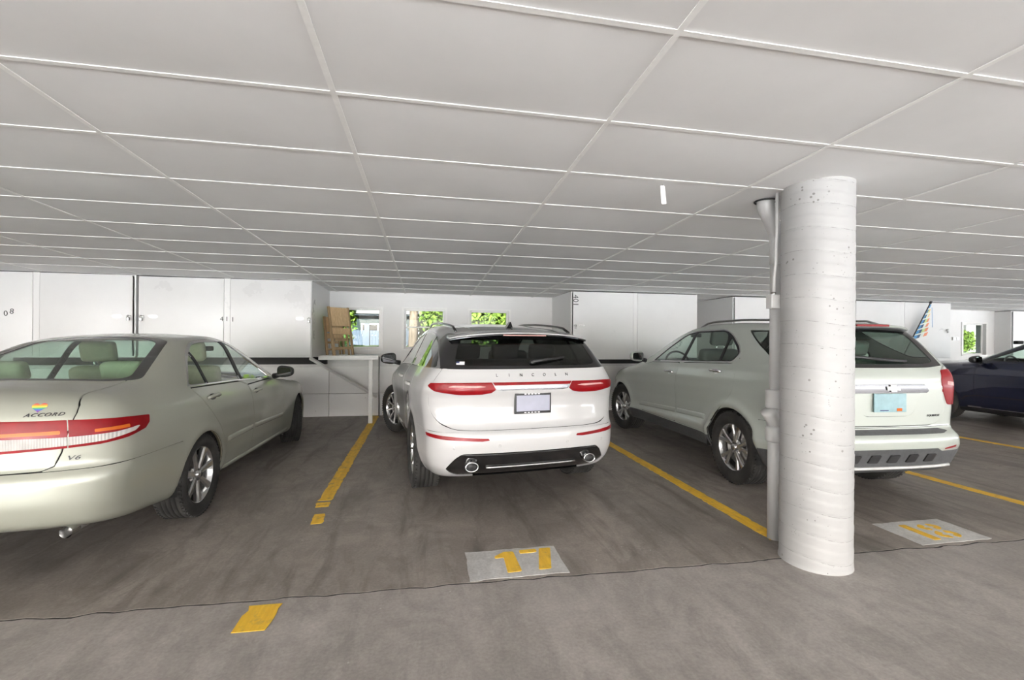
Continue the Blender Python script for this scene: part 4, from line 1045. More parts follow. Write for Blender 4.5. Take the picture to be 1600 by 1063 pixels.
class CarB:
    def __init__(s, name, label, spec, x, y, psi, paint_, cat='car', dens=1.0):
        s.body = Body(spec); s.P = spec; s.paint = paint_
        s.root = thing(name, label, cat, (x, y, 0), -math.radians(psi))
        s.c = Cutter(s.body, nth=int(100*dens), nmid=int(150*dens), nend=int(64*dens))
        s.windows = []
    def part(s, name, piece, mat, side=0, off=0., thick=.012, N=None):
        if len(piece[1]) == 0: print('EMPTY PART', s.root.name, name); return None
        return ob(name, shell_mesh(name, s.body, piece, side, off, thick, N), mat, s.root)
    def pair(s, name, piece, mat, off=0., thick=.012):
        N = s.body.grad(piece[0])
        return [s.part(name, piece, mat, sd, off, thick, N) for sd in (1, -1)]
    def side(s, poly, gap=.0, refine=1, bmin=.35, amin=-9, amax=9):
        return s.c.take('side', poly, lambda a, b, z: (b > bmin) & (a > amin) & (a < amax), gap, refine)
    def rear(s, poly, gap=.0, refine=1, amax=-.3, amin=-9):
        return s.c.take('rear', poly, lambda a, b, z: (a < amax) & (a > amin), gap, refine)
    def cyl(s, poly, ac, gap=.0, refine=1, amax=-.2):
        return s.c.take(('cyl', ac), poly, lambda a, b, z: a < amax, gap, refine)
    def topv(s, poly, gap=.0, refine=1, zmin=.8):
        return s.c.take('top', poly, lambda a, b, z: z > zmin, gap, refine)
    def arches(s, R):
        for (ax, _, _) in s.P['arches']:
            P = [(ax+R*math.cos(t), s.P['rw']+R*math.sin(t)) for t in np.linspace(0, 2*math.pi, 40, endpoint=False)]
            s.side(P, refine=2, bmin=.3)
            # well liner: half drum inside the arch
            mb = MB(); n = 20
            for sd in (1, -1):
                V = []; F = []
                for k in range(n+1):
                    t = math.pi*1.12*k/n-.06*math.pi
                    for b in (.46, .868): V.append((-sd*b, ax+(R+.012)*math.cos(t), s.P['rw']+(R+.012)*math.sin(t)))
                for k in range(n): F.append((2*k, 2*k+1, 2*k+3, 2*k+2))
                cI = len(V); V.append((-sd*.46, ax, s.P['rw']))
                for k in range(n): F.append((2*k, 2*k+2, cI))
                MB().add(V, F).build('wheel_well', M['well'], s.root)
    def surf(s, a, z, b0=1.6):
        """outside point and normal of the left side at (a, z)"""
        q = s.body.cast(np.array([[a, 0, z]]), np.array([[0, 1., 0]]), 2.0)
        return q[0], s.body.grad(q)[0]
    def surf_rear(s, b, z):
        q = s.body.cast(np.array([[.3, b, z]]), np.array([[-1., 0, 0]]), 3.0)
        return q[0], s.body.grad(q)[0]
    def place(s, o, p, n, side=1, up=(0, 0, 1), off=0.):
        """orient an object: local +z along the surface normal, local y up-ish"""
        P = Vector((-p[1]*side, p[0], p[2])); N = Vector((-n[1]*side, n[0], n[2])).normalized()
        U = Vector(up); X = U.cross(N).normalized(); Y = N.cross(X)
        Mx = Matrix((X, Y, N)).transposed().to_4x4(); Mx.translation = P+N*off
        o.matrix_local = Mx; return o
    def liner(s, mat, wins, R):
        """inner lining of the shell, open at the windows and arches"""
        c = Cutter(s.body, nth=60, nmid=90, nend=36, off=-.022)
        for view, poly, guard in wins: c.take(view, poly, guard, 0., 1)
        for (ax, _, _) in s.P['arches']:
            P = [(ax+(R)*math.cos(t), s.P['rw']+(R)*math.sin(t)) for t in np.linspace(0, 2*math.pi, 30, endpoint=False)]
            c.take('side', P, lambda a, b, z: b > .3, 0., 1)
        r = c.rest(); N = s.body.grad(r[0])
        s.part('cabin_lining', r, mat, 0, 0., 0., N); s.part('seam_backing', r, M['well'], 0, .009, 0., N)
    def handle(s, a, z, mat, side, L=.20):
        p, n = s.surf(a, z)
        mb = MB(); mb.tube([(-L/2, 0, .0), (-L/2+.02, 0, .022), (-L/4, .002, .030), (L/4, .002, .030), (L/2-.02, 0, .022), (L/2, 0, .0)], [.013, .014, .0145, .0145, .014, .013], 10)
        o = mb.build('door_handle', mat, s.root); s.place(o, p, n, side)
        g = MB(); P = [(.055*math.cos(q), .026*math.sin(q)) for q in np.linspace(0, 2*math.pi, 20, endpoint=False)]
        g.prism(P, -.004, .0025); g.build('handle_recess', M['blackplastic'] if mat is not M['chrome'] else mat, o)
        return o
    def strip(s, name, pts, hw, bulge, mat, side):
        """rounded moulding laid on the body side along (a, z) points"""
        P = np.array(pts, float); n = 40; t = np.linspace(0, 1, n)
        L = np.r_[0, np.cumsum(np.hypot(*np.diff(P, axis=0).T))]; L /= L[-1]
        a = np.interp(t, L, P[:, 0]); z = np.interp(t, L, P[:, 1]); V = []; F = []
        prof = [(-1, -.002), (-.92, .55), (-.5, .95), (0, 1.), (.5, .95), (.92, .55), (1, -.002)]; m = len(prof)
        e = np.minimum(1, np.minimum(t, 1-t)*n/2.)
        for k, h in prof:
            zz = z+k*hw; q = s.body.cast(np.c_[a, np.zeros(n), zz], np.tile([0, 1., 0], (n, 1)), 2.); g = s.body.grad(q)
            q = q+g*(np.maximum(h, 0)*bulge*e-(.004 if h < 0 else 0))[:, None]; V.append(q)
        V = np.stack(V, 1).reshape(-1, 3); V[:, 1] *= side; V = to_local(V)
        for i in range(n-1):
            for k in range(m-1): F.append((i*m+k, i*m+k+1, (i+1)*m+k+1, (i+1)*m+k))
        return MB().add(V, F, True).build(name, mat, s.root, recalc=True)
    def mirror(s, a, b, z, side, shell, w=.20, h=.13, d=.10):
        V = []; F = []; n, m = 20, 12
        for j in range(m+1):
            v = -math.pi/2+math.pi*j/m
            for i in range(n):
                u = 2*math.pi*i/n
                cu, su = math.cos(u), math.sin(u); e = .65
                x = w/2*math.copysign(abs(math.cos(v))**e*abs(cu)**e, cu); zz = h/2*math.copysign(abs(math.cos(v))**e*abs(su)**e, su)*(1-.18*(x/w*2)*1)
                y = d*math.sin(v)*(.9 if v > 0 else .35)
                V.append((x, y, zz))
        for j in range(m):
            for i in range(n): F.append((j*n+i, j*n+(i+1) % n, (j+1)*n+(i+1) % n, (j+1)*n+i))
        V = [(x*(-side), y, zz) for x, y, zz in V]
        o = MB().add(V, F, True).build('side_mirror', shell, s.root, recalc=True)
        o.location = (-side*b, a, z); o.rotation_euler[2] = side*math.radians(8)
        P = rounded([(-w*.42, -h*.38), (w*.42, -h*.32), (w*.42, h*.34), (-w*.42, h*.38)], .03, 5)
        g = MB(); g.prism(P, -.002, .002, Matrix.Translation((0, -d*.345, 0)) @ Matrix.Rotation(math.pi/2, 4, 'X') @ Matrix.Scale(-side, 4, (1, 0, 0))); g.build('mirror_glass', M['mirror'], o, recalc=True)
        MB().tube([(side*w*.35, 0, -h*.3), (side*w*.75, .015, -h*.42)], [.028, .034], 8).build('mirror_arm', M['blackplastic'], o)
        return o
    def seat(s, a, b, z, w, mat, back=.62, head=True, lean=.22):
        mb = MB(); mb.box(-b-w/2, -b+w/2, a, a+.52, z, z+.15, .05)
        o = mb.build('seat', mat, s.root)
        bk = MB(); bk.box(-w/2, w/2, -.07, .07, 0, back, .06); bo = bk.build('seat_back', mat, o); bo.location = (-b, a+.02, z+.10); bo.rotation_euler[0] = lean
        if head:
            hd = MB(); hd.box(-.14, .14, -.05, .05, back+.05, back+.24, .045); ho = hd.build('headrest', mat, o); ho.location = (-b, a+.02, z+.10); ho.rotation_euler[0] = lean
            for q in (-.05, .05):
                r = MB(); r.tube([(q, 0, back-.05), (q, 0, back+.08)], .008, 6); ro = r.build('headrest_post', M['chrome'], o); ro.location = (-b, a+.02, z+.10); ro.rotation_euler[0] = lean
        return o
    def cabin(s, mat, dash, a_front, a_rear, zs, rear_w=1.2, front_back=.60, rear_back=.55, heads=(.38, -.38)):
        for b in (.38, -.38): s.seat(a_front, b, zs, .50, mat, front_back)
        o = MB().box(-rear_w/2, rear_w/2, a_rear, a_rear+.5, zs, zs+.16, .05).build('rear_bench', mat, s.root)
        bk = MB(); bk.box(-rear_w/2, rear_w/2, -.08, .08, 0, rear_back, .06); bo = bk.build('bench_back', mat, o); bo.location = (0, a_rear, zs+.1); bo.rotation_euler[0] = .3
        for b in heads:
            hd = MB(); hd.box(-b-.14, -b+.14, -.05, .05, rear_back+.02, rear_back+.17, .045); ho = hd.build('headrest', mat, o); ho.location = (0, a_rear, zs+.1); ho.rotation_euler[0] = .3
        d = MB().box(-.62, .62, a_front+1.02, a_front+1.45, zs+.25, zs+.52, .06).build('dashboard', dash, s.root)
        pts = [(-.38+.18*math.cos(q), a_front+.92+.05*math.sin(q), zs+.48+.17*math.sin(q)) for q in np.linspace(0, 2*math.pi, 25)]
        MB().tube(pts, .014, 8).build('steering_wheel', M['liner_dk'], s.root)
        MB().tube([(-.38, a_front+.93, zs+.48), (-.38, a_front+1.1, zs+.42)], .03, 8).build('steering_column', M['liner_dk'], s.root)
        MB().box(-.07, .07, a_front+1.05, a_front+1.12, zs+.86, zs+.92, .015).build('rear_view_mirror', M['liner_dk'], s.root)
def half(pts): # centre-crossing polygon for one half: add the mirrored overshoot
    return pts
def circle(cx, cy, rx, ry, n=24): return [(cx+rx*math.cos(t), cy+ry*math.sin(t)) for t in np.linspace(0, 2*math.pi, n, endpoint=False)]
def side_text(C, txt, a, z, size, side, mat, depth=.002, shear=0.): pass
def rear_text(C, txt, b, z, size, mat, depth=.002, shear=0., space=1., name='lettering', sx=1.0):
    """lettering fixed on the tail at lateral position b (left +)"""
    me = text_mesh(txt, size, depth, shear, space, 'CENTER')
    if sx != 1.0:
        co = np.empty(len(me.vertices)*3, np.float32); me.vertices.foreach_get('co', co); co = co.reshape(-1, 3); co[:, 0] *= sx; me.vertices.foreach_set('co', co.ravel())
    # wrap onto the curved tail
    co = np.empty(len(me.vertices)*3, np.float32); me.vertices.foreach_get('co', co); co = co.reshape(-1, 3).astype(float)
    o_ = np.c_[np.full(len(co), .3), b-co[:, 0], z+co[:, 1]]
    p = C.body.cast(o_, np.tile([-1., 0, 0], (len(co), 1)), 3.0); nn = C.body.grad(p)
    q = to_local(p+nn*(co[:, 2:3]+depth+.0008))
    me.vertices.foreach_set('co', q.astype(np.float32).ravel()); me.update()
    me.materials.append(mat); return ob(name, me, parent=C.root)
# ================================================================ champagne sedan (left)
A = CarB('sedan', 'dusty champagne metallic sedan with full-width red tail lights, parked leftmost', SEDAN, -2.64, 4.05, 0, M['sedan_paint'])
AR = .345
A.arches(AR)
und = A.c.take_field(lambda a, b, z: z-(A.body.bot(a)+.012), lambda a, b, z: z < .45)
A.part('underbody', und, M['well'], 0, 0, 0)
# rear window: black surround and pane (half outlines in plan: a, b)
rw_o = rounded([(-.60, -.2), (-.60, .0), (-.585, .25), (-.525, .49), (-.40, .66), (.33, .47), (.405, .3), (.425, 0), (.425, -.2)], [0, .1, .1, .1, .07, .07, .1, 0, 0])
rw_i = rounded([(-.555, -.2), (-.555, 0), (-.54, .24), (-.485, .47), (-.395, .585), (.27, .415), (.365, .27), (.385, 0), (.385, -.2)], [0, .1, .1, .1, .07, .08, .1, 0, 0])
gR = A.topv(rw_i, refine=1, zmin=1.0); bR = A.topv(rw_o, refine=1, zmin=1.0)
A.part('rear_window', gR, M['glass_rear'], 0, -.003, 0); A.part('rear_window_frame', bR, M['gloss_black'], 0, -.001, .012)
ws = rounded([(1.30, -.2), (1.30, 0), (1.24, .3), (1.10, .50), (1.90, .74), (2.14, .55), (2.22, .25), (2.24, 0), (2.24, -.2)], [0, .1, .1, .08, .08, .1, .1, 0, 0])
gF = A.topv(ws, refine=1, zmin=.9); A.part('windshield', gF, M['glass_green'], 0, -.003, 0)
# side windows
win = rounded([(-.115, 1.038), (.02, 1.155), (.22, 1.30), (.38, 1.372), (.56, 1.398), (.93, 1.400), (1.10, 1.36), (1.40, 1.19), (1.72, .985), (1.70, .965), (.8, 1.008)], [.02, .1, .12, .1, .1, .1, .1, .2, .02, .01, 0])
q_w = rounded([(-.085, 1.05), (.20, 1.038), (.235, 1.285), (.13, 1.22)], [.02, .008, .01, .05])
r_w = rounded([(.235, 1.037), (.885, 1.012), (.925, 1.385), (.56, 1.383), (.39, 1.358), (.272, 1.305)], [.008, .012, .02, .08, .06, .02])
f_w = rounded([(.955, 1.008), (1.70, .978), (1.40, 1.172), (1.10, 1.342), (1.0, 1.378)], [.012, .02, .2, .08, .02])
WA = []
for nm, pl, mt in (('quarter_window', q_w, 'glass_green'), ('rear_door_window', r_w, 'glass_green'), ('front_door_window', f_w, 'glass_green')):
    A.pair(nm, A.side(pl, refine=1, bmin=.5), M[mt], -.005, 0)
bp = [(.886, 1.011), (.962, 1.007), (1.008, 1.384), (.916, 1.388)]
A.pair('window_pillar', A.side(bp, bmin=.5), M['blackplastic'], -.002, .01)
dv_ = [(.20, 1.038), (.237, 1.036), (.272, 1.305), (.235, 1.287)]
A.pair('window_divider', A.side(dv_, bmin=.5), M['blackplastic'], -.002, .01)
A.pair('window_trim', A.side(win, refine=1, bmin=.5), M['chrome'], .001, .01)
# lamps round the tail (angle about a = -.45, height)
lo = [(.27, .950), (.50, .947), (.84, .942), (1.10, .930), (1.325, .914), (1.315, .868), (1.27, .836), (1.12, .806), (.98, .790), (.825, .783), (.50, .771), (.27, .768)]
cl = [(.29, .848), (.504, .850), (.825, .846), (1.05, .850), (1.235, .866), (1.18, .838), (1.0, .808), (.825, .797), (.504, .786), (.29, .783)]
gapx = .834
def clipx(poly, x, keep_less):
    P = np.array(poly); out = []
    for i in range(len(P)):
        p, q = P[i], P[(i+1) % len(P)]
        ip, iq = (p[0] < x) == keep_less, (q[0] < x) == keep_less
        if ip: out.append(p)
        if ip != iq: t = (x-p[0])/(q[0]-p[0]); out.append(p+(q-p)*t)
    return np.array(out)
for xa, xb in ((.36, .80), (.95, 1.14)):      # amber signal behind the red strip
    A.pair('turn_signal', A.cyl(rounded([(xa, .862), (xb, .864), (xb, .884), (xa, .880)], .004), -.45, refine=2), M['amber_lens'], .0045, .016)
for keep, nm in ((True, 'lid'), (False, 'corner')):
    xg = gapx-.003 if keep else gapx+.003
    pc = A.cyl(clipx(cl, xg, keep), -.45, refine=2); pr_ = A.cyl(clipx(lo, xg, keep), -.45, refine=2)
    L1 = A.pair('tail_light', pr_, M['red_lens'], .004, .016)
    L2 = [A.part('reverse_light', pc, M['clear_lens'], sd, .0035, .016) for sd in (1, -1)]
    for o1, o2 in zip(L1, L2): o2.parent = o1
# trunk lid, doors, bumper
lid = [(-.2, .662), (.36, .662), (.52, .664), (.572, .685), (.602, .76), (.632, .90), (.648, .98), (.644, 1.02), (.612, 1.07), (.597, 1.10), (.585, 1.25), (-.2, 1.25)]
A.part('trunk_lid', A.rear(lid, .004, 1, amax=-.40), A.paint, 0, 0, .014)
mold_r = rounded([(.40, .497), (1.02, .500), (1.02, .542), (.40, .540)], .008); mold_f = rounded([(1.055, .500), (2.02, .470), (2.02, .508), (1.055, .542)], .008)
drear = [(-.085, 1.028), (.85, .999), (1.005, .953), (1.030, .80), (1.040, .60), (1.015, .36), (1.00, .262), (.46, .262), (.40, .40), (.345, .52), (.245, .68), (.085, .85), (-.02, .96)]
dfront = [(1.012, .950), (1.70, .955), (2.02, .90), (2.06, .75), (2.06, .45), (2.02, .262), (1.00, .262), (1.015, .36), (1.040, .60), (1.030, .80)]
A.pair('rear_door', A.side(rounded(drear, .02, 3), .0065, 1), A.paint); A.pair('front_door', A.side(rounded(dfront, .02, 3), .0065, 1), A.paint)
for sd in (1, -1):
    A.strip('door_molding', [(.41, .520), (1.02, .522)], .024, .016, A.paint, sd); A.strip('door_molding', [(1.06, .521), (2.0, .490)], .024, .016, A.paint, sd)
    A.strip('sill_edge', [(.42, .262), (2.30, .256)], .020, .014, A.paint, sd)
A.part('rear_bumper', A.c.take_field(lambda a, b, z: np.maximum(z-.660, a+.30), lambda a, b, z: (a < .1) & (z < .8), .003), A.paint)
A.pair('sill', A.c.take_field(lambda a, b, z: z-.258, lambda a, b, z: (a > .25) & (a < 2.5) & (z < .4), .001), A.paint)
A.part('hood', A.topv(rounded([(2.30, -.2), (2.30, .4), (2.18, .70), (3.30, .62), (3.42, .3), (3.45, -.2)], [0, .1, .05, .1, .1, 0]), .002, 1, .6), A.paint)
A.part('front_bumper', A.c.take_field(lambda a, b, z: np.maximum(z-.58, 3.05-a), lambda a, b, z: a > 2.7, .002), A.paint)
A.part('body_shell', A.c.rest(), A.paint, 0, 0, .014)
wins = [('top', rw_o, lambda a, b, z: z > 1.0), ('top', ws, lambda a, b, z: z > .9), ('side', win, lambda a, b, z: b > .5)]
A.liner(M['beige'], wins, AR)
A.cabin(M['beige'], M['beige'], 1.02, .10, .40, 1.25, .66, .60)
MB().box(-.56, .56, -.52, -.10, .985, 1.005, .01).build('parcel_shelf', M['beige'], A.root)
MB().box(-.16, .16, -.50, -.44, 1.005, 1.04, .01).build('high_brake_light', M['red_lens'], A.root)
for sd in (1, -1):
    A.handle(.19, .925, A.paint, sd); A.handle(1.17, .872, A.paint, sd)
    A.mirror(1.80, .985, 1.025, sd, A.paint if False else M['blackplastic'], .19, .135)
    wheel(A.root, 0, sd, .325, .205, .222, .885, 0, 7, 'taper', (M['alloy'], M['alloy']))
    wheel(A.root, 2.738, sd, .325, .205, .222, .885, math.radians(24), 7, 'taper', (M['alloy'], M['alloy']))
rear_text(A, 'ACCORD', -.515, .976, .026, M['alloy_dk'], .002, .35, 1.15, 'badge', 1.40)
rear_text(A, 'V6', -.648, .724, .036, M['alloy_dk'], .002, .3, 1.05, 'badge', 1.4)
# rainbow heart sticker, six bands
RB = [(.75, .12, .12), (.85, .42, .08), (.85, .75, .12), (.12, .45, .25), (.10, .20, .60), (.30, .12, .45)]
hp = [(16*math.sin(t)**3/17*.036, (13*math.cos(t)-5*math.cos(2*t)-2*math.cos(3*t)-math.cos(4*t))/17*.036) for t in np.linspace(0, 2*math.pi, 60, endpoint=False)]
P_, N_ = A.surf_rear(-.482, 1.018)
hs_ = None
for k, c in enumerate(RB):
    y1 = .026-k*.0095; y0 = y1-.0095 if k < 5 else -.05
    if k == 0: y1 = .05
    pts = [p for p in hp]
    def clipy(poly, y, less):
        out = []
        for i in range(len(poly)):
            p, q = poly[i], poly[(i+1) % len(poly)]
            ip, iq = (p[1] < y) == less, (q[1] < y) == less
            if ip: out.append(p)
            if ip != iq: t = (y-p[1])/(q[1]-p[1]); out.append((p[0]+(q[0]-p[0])*t, y))
        return out
    pg = clipy(clipy(pts, y1, True), y0, False)
    if len(pg) > 2:
        o = MB().prism(pg, 0, .0008).build('sticker', simple('sticker_%d' % k, c, .4), A.root if hs_ is None else hs_)
        if hs_ is None: hs_ = o; A.place(o, P_, N_, 1, off=.001)
MB().tube([(.62, -.95, .30), (.62, -1.02, .30)], [.032, .034], 16, cap=False).build('exhaust_tip', M['chrome'], A.root)
MB().tube([(.62, -.70, .31), (.62, -.99, .30)], .026, 12).build('exhaust_pipe', M['steel'], A.root)
MB().box(-.153, .153, -1.10, -1.085, .80, .95, .004).build('licence_plate', M['plate_b'], A.root)
# ================================================================ white crossover (centre)
C = CarB('crossover', 'white crossover with a full-width red light bar, parked in stall 17', CROSS, .771, 4.61, -7.4, M['white_paint'])
CRR = .385
C.arches(CRR)
C.part('underbody', C.c.take_field(lambda a, b, z: z-(C.body.bot(a)+.012), lambda a, b, z: z < .45), M['well'], 0, 0, 0)
# tail glass with black surround
g_i = rounded([(-.2, 1.200), (.60, 1.205), (.645, 1.225), (.575, 1.425), (-.2, 1.435)], [0, .05, .03, .04, 0])
g_o = rounded([(-.2, 1.176), (.60, 1.176), (.712, 1.178), (.668, 1.40), (.64, 1.458), (-.2, 1.478)], [0, .03, .01, .05, .02, 0])
C.part('rear_window', C.rear(g_i, refine=2, amax=-.35), M['glass_dark'], 0, -.002, 0)
C.part('rear_window_frame', C.rear(g_o, refine=2, amax=-.30), M['gloss_black'], 0, 0, .012)
ws = rounded([(1.52, -.2), (1.52, 0), (1.46, .3), (1.34, .55), (2.15, .76), (2.42, .55), (2.50, .25), (2.52, 0), (2.52, -.2)], [0, .1, .1, .08, .08, .1, .1, 0, 0])
C.part('windshield', C.topv(ws, refine=1, zmin=1.0), M['glass_green'], 0, -.003, 0)
C.part('sunroof', C.topv(rounded([(-.42, -.2), (-.42, .40), (1.28, .44), (1.36, .2), (1.38, -.2)], [0, .08, .08, .1, 0]), .002, 1, 1.4), M['gloss_black'], 0, -.002, .01)
win = rounded([(-.715, 1.180), (-.62, 1.26), (-.42, 1.375), (-.15, 1.455), (.4, 1.498), (.95, 1.503), (1.30, 1.462), (1.70, 1.305), (2.08, 1.11), (2.06, 1.09), (.8, 1.142)], [.02, .05, .1, .1, .1, .15, .15, .2, .02, .01, 0])
q_w = rounded([(-.67, 1.187), (-.10, 1.172), (-.06, 1.455), (-.15, 1.437), (-.42, 1.352), (-.60, 1.25)], [.03, .01, .01, .05, .1, .05])
r_w = rounded([(-.065, 1.170), (.845, 1.150), (.875, 1.485), (.42, 1.480), (-.03, 1.455)], [.01, .01, .02, .1, .02])
f_w = rounded([(.925, 1.148), (2.03, 1.105), (1.68, 1.295), (1.28, 1.445), (.955, 1.484)], [.01, .02, .2, .1, .02])
for nm, pl, mt in (('quarter_window', q_w, 'glass_dark'), ('rear_door_window', r_w, 'glass_dark'), ('front_door_window', f_w, 'glass_mid')):
    C.pair(nm, C.side(pl, refine=1, bmin=.5), M[mt], -.005, 0)
C.pair('window_pillar', C.side(rounded([(-.65, 1.19), (.8, 1.155), (2.04, 1.10), (1.69, 1.30), (1.29, 1.452), (.95, 1.492), (.4, 1.488), (-.15, 1.446), (-.42, 1.364), (-.60, 1.26)], [.03, 0, .02, .2, .1, .1, .1, .1, .1, .05]), bmin=.5), M['gloss_black'], -.002, .01)
C.pair('window_trim', C.side(win, refine=1, bmin=.5), M['chrome'], .001, .01)
C.pair('d_pillar', C.c.take_field(lambda a, b, z: np.maximum(np.maximum(1.180-z, z-(1.468+.07*(a+.5))), a+.30), lambda a, b, z: (a < .1) & (z > 1.1) & (b > .4)), M['gloss_black'], 0, .01)
# light bar and lamps (angle about a = -.3)
lens = [(.70, 1.028), (.95, 1.034), (.90, 1.046), (.66, 1.044), (.60, 1.036)]
lampP = rounded([(.50, 1.012), (.545, 1.070), (.95, 1.068), (1.11, 1.062), (1.14, 1.038), (1.06, .997), (.86, .972), (.65, .975), (.55, .988)], [.01, .01, .05, .01, .01, .03, .05, .03, .01])
pk = C.cyl(lens, -.3, refine=2, amax=-.4)
lp = C.cyl(lampP, -.3, refine=2, amax=-.4)
Lm = C.pair('tail_light', lp, M['red_lens'], .006, .02)
for o1, sd in zip(Lm, (1, -1)): o2 = C.part('light_strip', pk, M['pink_lens'], sd, .0055, .02); o2.parent = o1
C.part('light_bar', C.cyl([(-.3, 1.047), (.515, 1.046), (.537, 1.070), (-.3, 1.071)], -.3, refine=1), M['red_lens'], 0, .004, .016)
C.part('chrome_strip', C.cyl([(-.3, 1.008), (.42, 1.004), (.49, 1.012), (.513, 1.042), (-.3, 1.043)], -.3, refine=1), M['bright_bar'], 0, .003, .016)
refl = rounded([(1.175, .655), (1.16, .632), (.92, .612), (.62, .600), (.545, .606), (.56, .622), (.82, .634), (1.05, .650)], .006)
C.pair('reflector', C.cyl(refl, -.3, refine=2), M['red_lens'], .003, .014)
dif = rounded([(-.3, .500), (.55, .503), (.80, .499), (.86, .465), (.99, .355), (.97, .28), (-.3, .28)], [0, 0, .02, .03, .02, 0, 0])
C.part('diffuser', C.cyl(dif, -.3, refine=2), M['gloss_black'], 0, -.010, .02)
gate = rounded([(-.2, .686), (.50, .686), (.66, .692), (.768, .735), (.825, .80), (.85, .88), (.853, 1.02), (.80, 1.10), (.735, 1.19), (-.2, 1.19)], [0, .05, .06, .05, .05, .05, .02, .05, 0, 0])
C.part('tailgate', C.rear(gate, .0042, 1, amax=-.45), C.paint, 0, 0, .014)
drear = [(-.02, 1.165), (.85, 1.138), (.90, 1.10), (.905, .80), (.90, .50), (.885, .31), (.50, .31), (.43, .50), (.33, .64), (.18, .76), (.02, .90), (-.03, 1.02)]
dfront = [(.91, 1.10), (1.0, 1.135), (2.05, 1.085), (2.12, .90), (2.13, .6), (2.05, .31), (.895, .31), (.91, .50), (.915, .80)]
C.pair('rear_door', C.side(rounded(drear, .025, 3), .0055, 1), C.paint); C.pair('front_door', C.side(rounded(dfront, .025, 3), .0055, 1), C.paint)
C.part('rear_bumper', C.c.take_field(lambda a, b, z: np.maximum(z-.672, a+.33), lambda a, b, z: (a < .1) & (z < .9), .0022), C.paint)
C.pair('sill', C.c.take_field(lambda a, b, z: z-.300, lambda a, b, z: (a > .25) & (a < 2.5) & (z < .42), .001), M['blackplastic'])
C.part('hood', C.topv(rounded([(2.56, -.2), (2.56, .4), (2.42, .74), (3.25, .64), (3.40, .3), (3.42, -.2)], [0, .1, .05, .1, .1, 0]), .002, 1, .6), C.paint)
C.part('front_bumper', C.c.take_field(lambda a, b, z: np.maximum(z-.62, 3.1-a), lambda a, b, z: a > 2.8, .002), C.paint)
C.part('body_shell', C.c.rest(), C.paint, 0, 0, .014)
C.liner(M['liner_dk'], [('rear', g_o, lambda a, b, z: (a < -.3) & (z > 1.1)), ('top', ws, lambda a, b, z: z > 1.0), ('side', win, lambda a, b, z: b > .5)], CRR)
C.cabin(M['seat_dk'], M['liner_dk'], 1.12, .12, .58, 1.25, .62, .56, (.40, 0, -.40))
# roof spoiler
def spoiler(Cx, prof_top, prof_low, bw, curve, mat_top, mat_low, dz=.09):
    for nm, prof, mt in (('spoiler', prof_top, mat_top), ('spoiler_lip', prof_low, mat_low)):
        V = []; F = []; n = 25; m = len(prof)
        for i in range(n):
            b = bw*(2*i/(n-1)-1); e = abs(b/bw)
            for (a, z) in prof:
                aa = a+curve*e**4*(1 if a < prof[0][0]-.02 else .3)
                V.append((-b, aa, z-dz*b*b-.012*e**6))
        for i in range(n-1):
            for k in range(m): F.append((i*m+k, i*m+(k+1) % m, (i+1)*m+(k+1) % m, (i+1)*m+k))
        F += [tuple(range(m)), tuple(reversed(range((n-1)*m, n*m)))]
        o = MB().add(V, F, False).build(nm, mt, Cx.root, recalc=True); bevel(o, .006, 3)
spoiler(C, [(-.46, 1.506), (-.58, 1.500), (-.68, 1.488), (-.69, 1.480), (-.68, 1.474), (-.46, 1.480)], [(-.50, 1.478), (-.672, 1.473), (-.675, 1.462), (-.52, 1.452)], .655, .10, C.paint, M['gloss_black'])
MB().box(-.20, .20, -.684, -.668, 1.456, 1.466, .003).build('high_brake_light', M['pink_lens'], C.root)
for sd in (1, -1):
    pts = []
    for a in np.linspace(-.38, 1.30, 14):
        q = C.body.cast(np.array([[a, .57*(1-.02*abs(a-.4)), 1.0]]), np.array([[0, 0, 1.]]), 1.)[0]
        pts.append((-sd*q[1], a, q[2]+(.034 if -.3 < a < 1.25 else .004)))
    MB().tube(pts, .013, 8).build('roof_rail', M['gloss_black'], C.root)
    for a_ in (.18, 1.22): C.handle(a_, .98, C.paint, sd)
    C.mirror(1.98, 1.03, 1.155, sd, M['gloss_black'], .21, .15)
    wheel(C.root, 0, sd, .362, .235, .248, .915, 0, 10, 'thin', (M['alloy'], M['alloy_dk']))
    wheel(C.root, 2.711, sd, .362, .235, .248, .915, math.radians(27), 10, 'thin', (M['alloy'], M['alloy_dk']))
    # exhaust tips
    t_ = MB(); t_.tube([(-sd*.525, -.72, .395), (-sd*.525, -.885, .395)], .04, 16)
    t_.build('exhaust_pipe', M['blackplastic'], C.root)
    n = 24; V = []; F = []
    prof = [(.052, .036, -.80), (.056, .040, -.905), (.053, .037, -.912), (.047, .031, -.905), (.045, .029, -.82)]
    for rx, rz, y in prof:
        for k in range(n): q = 2*math.pi*k/n; V.append((-sd*.525+rx*math.cos(q), y, .395+rz*math.sin(q)))
    for i in range(len(prof)-1):
        for k in range(n): F.append((i*n+k, i*n+(k+1) % n, (i+1)*n+(k+1) % n, (i+1)*n+k))
    MB().add(V, F, True).build('exhaust_tip', M['chrome'], C.root, recalc=True)
    for b_, z_ in ((.30, .560), (.66, .548)):
        p, n_ = C.surf_rear(sd*b_, z_); o = MB().lathe([(0, .003), (.010, .003), (.012, .0015), (.013, -.002)], 'z', 14).build('parking_sensor', C.paint, C.root); C.place(o, p, n_, 1)
rear_text(C, 'LINCOLN', 0, 1.126, .032, M['steel'], .002, 0, 1., 'lettering', 1.0) if False else None
for k, ch in enumerate('LINCOLN'): rear_text(C, ch, .312-k*.1045, 1.126, .034, M['alloy_dk'], .002, 0, 1., 'lettering')
dl = []
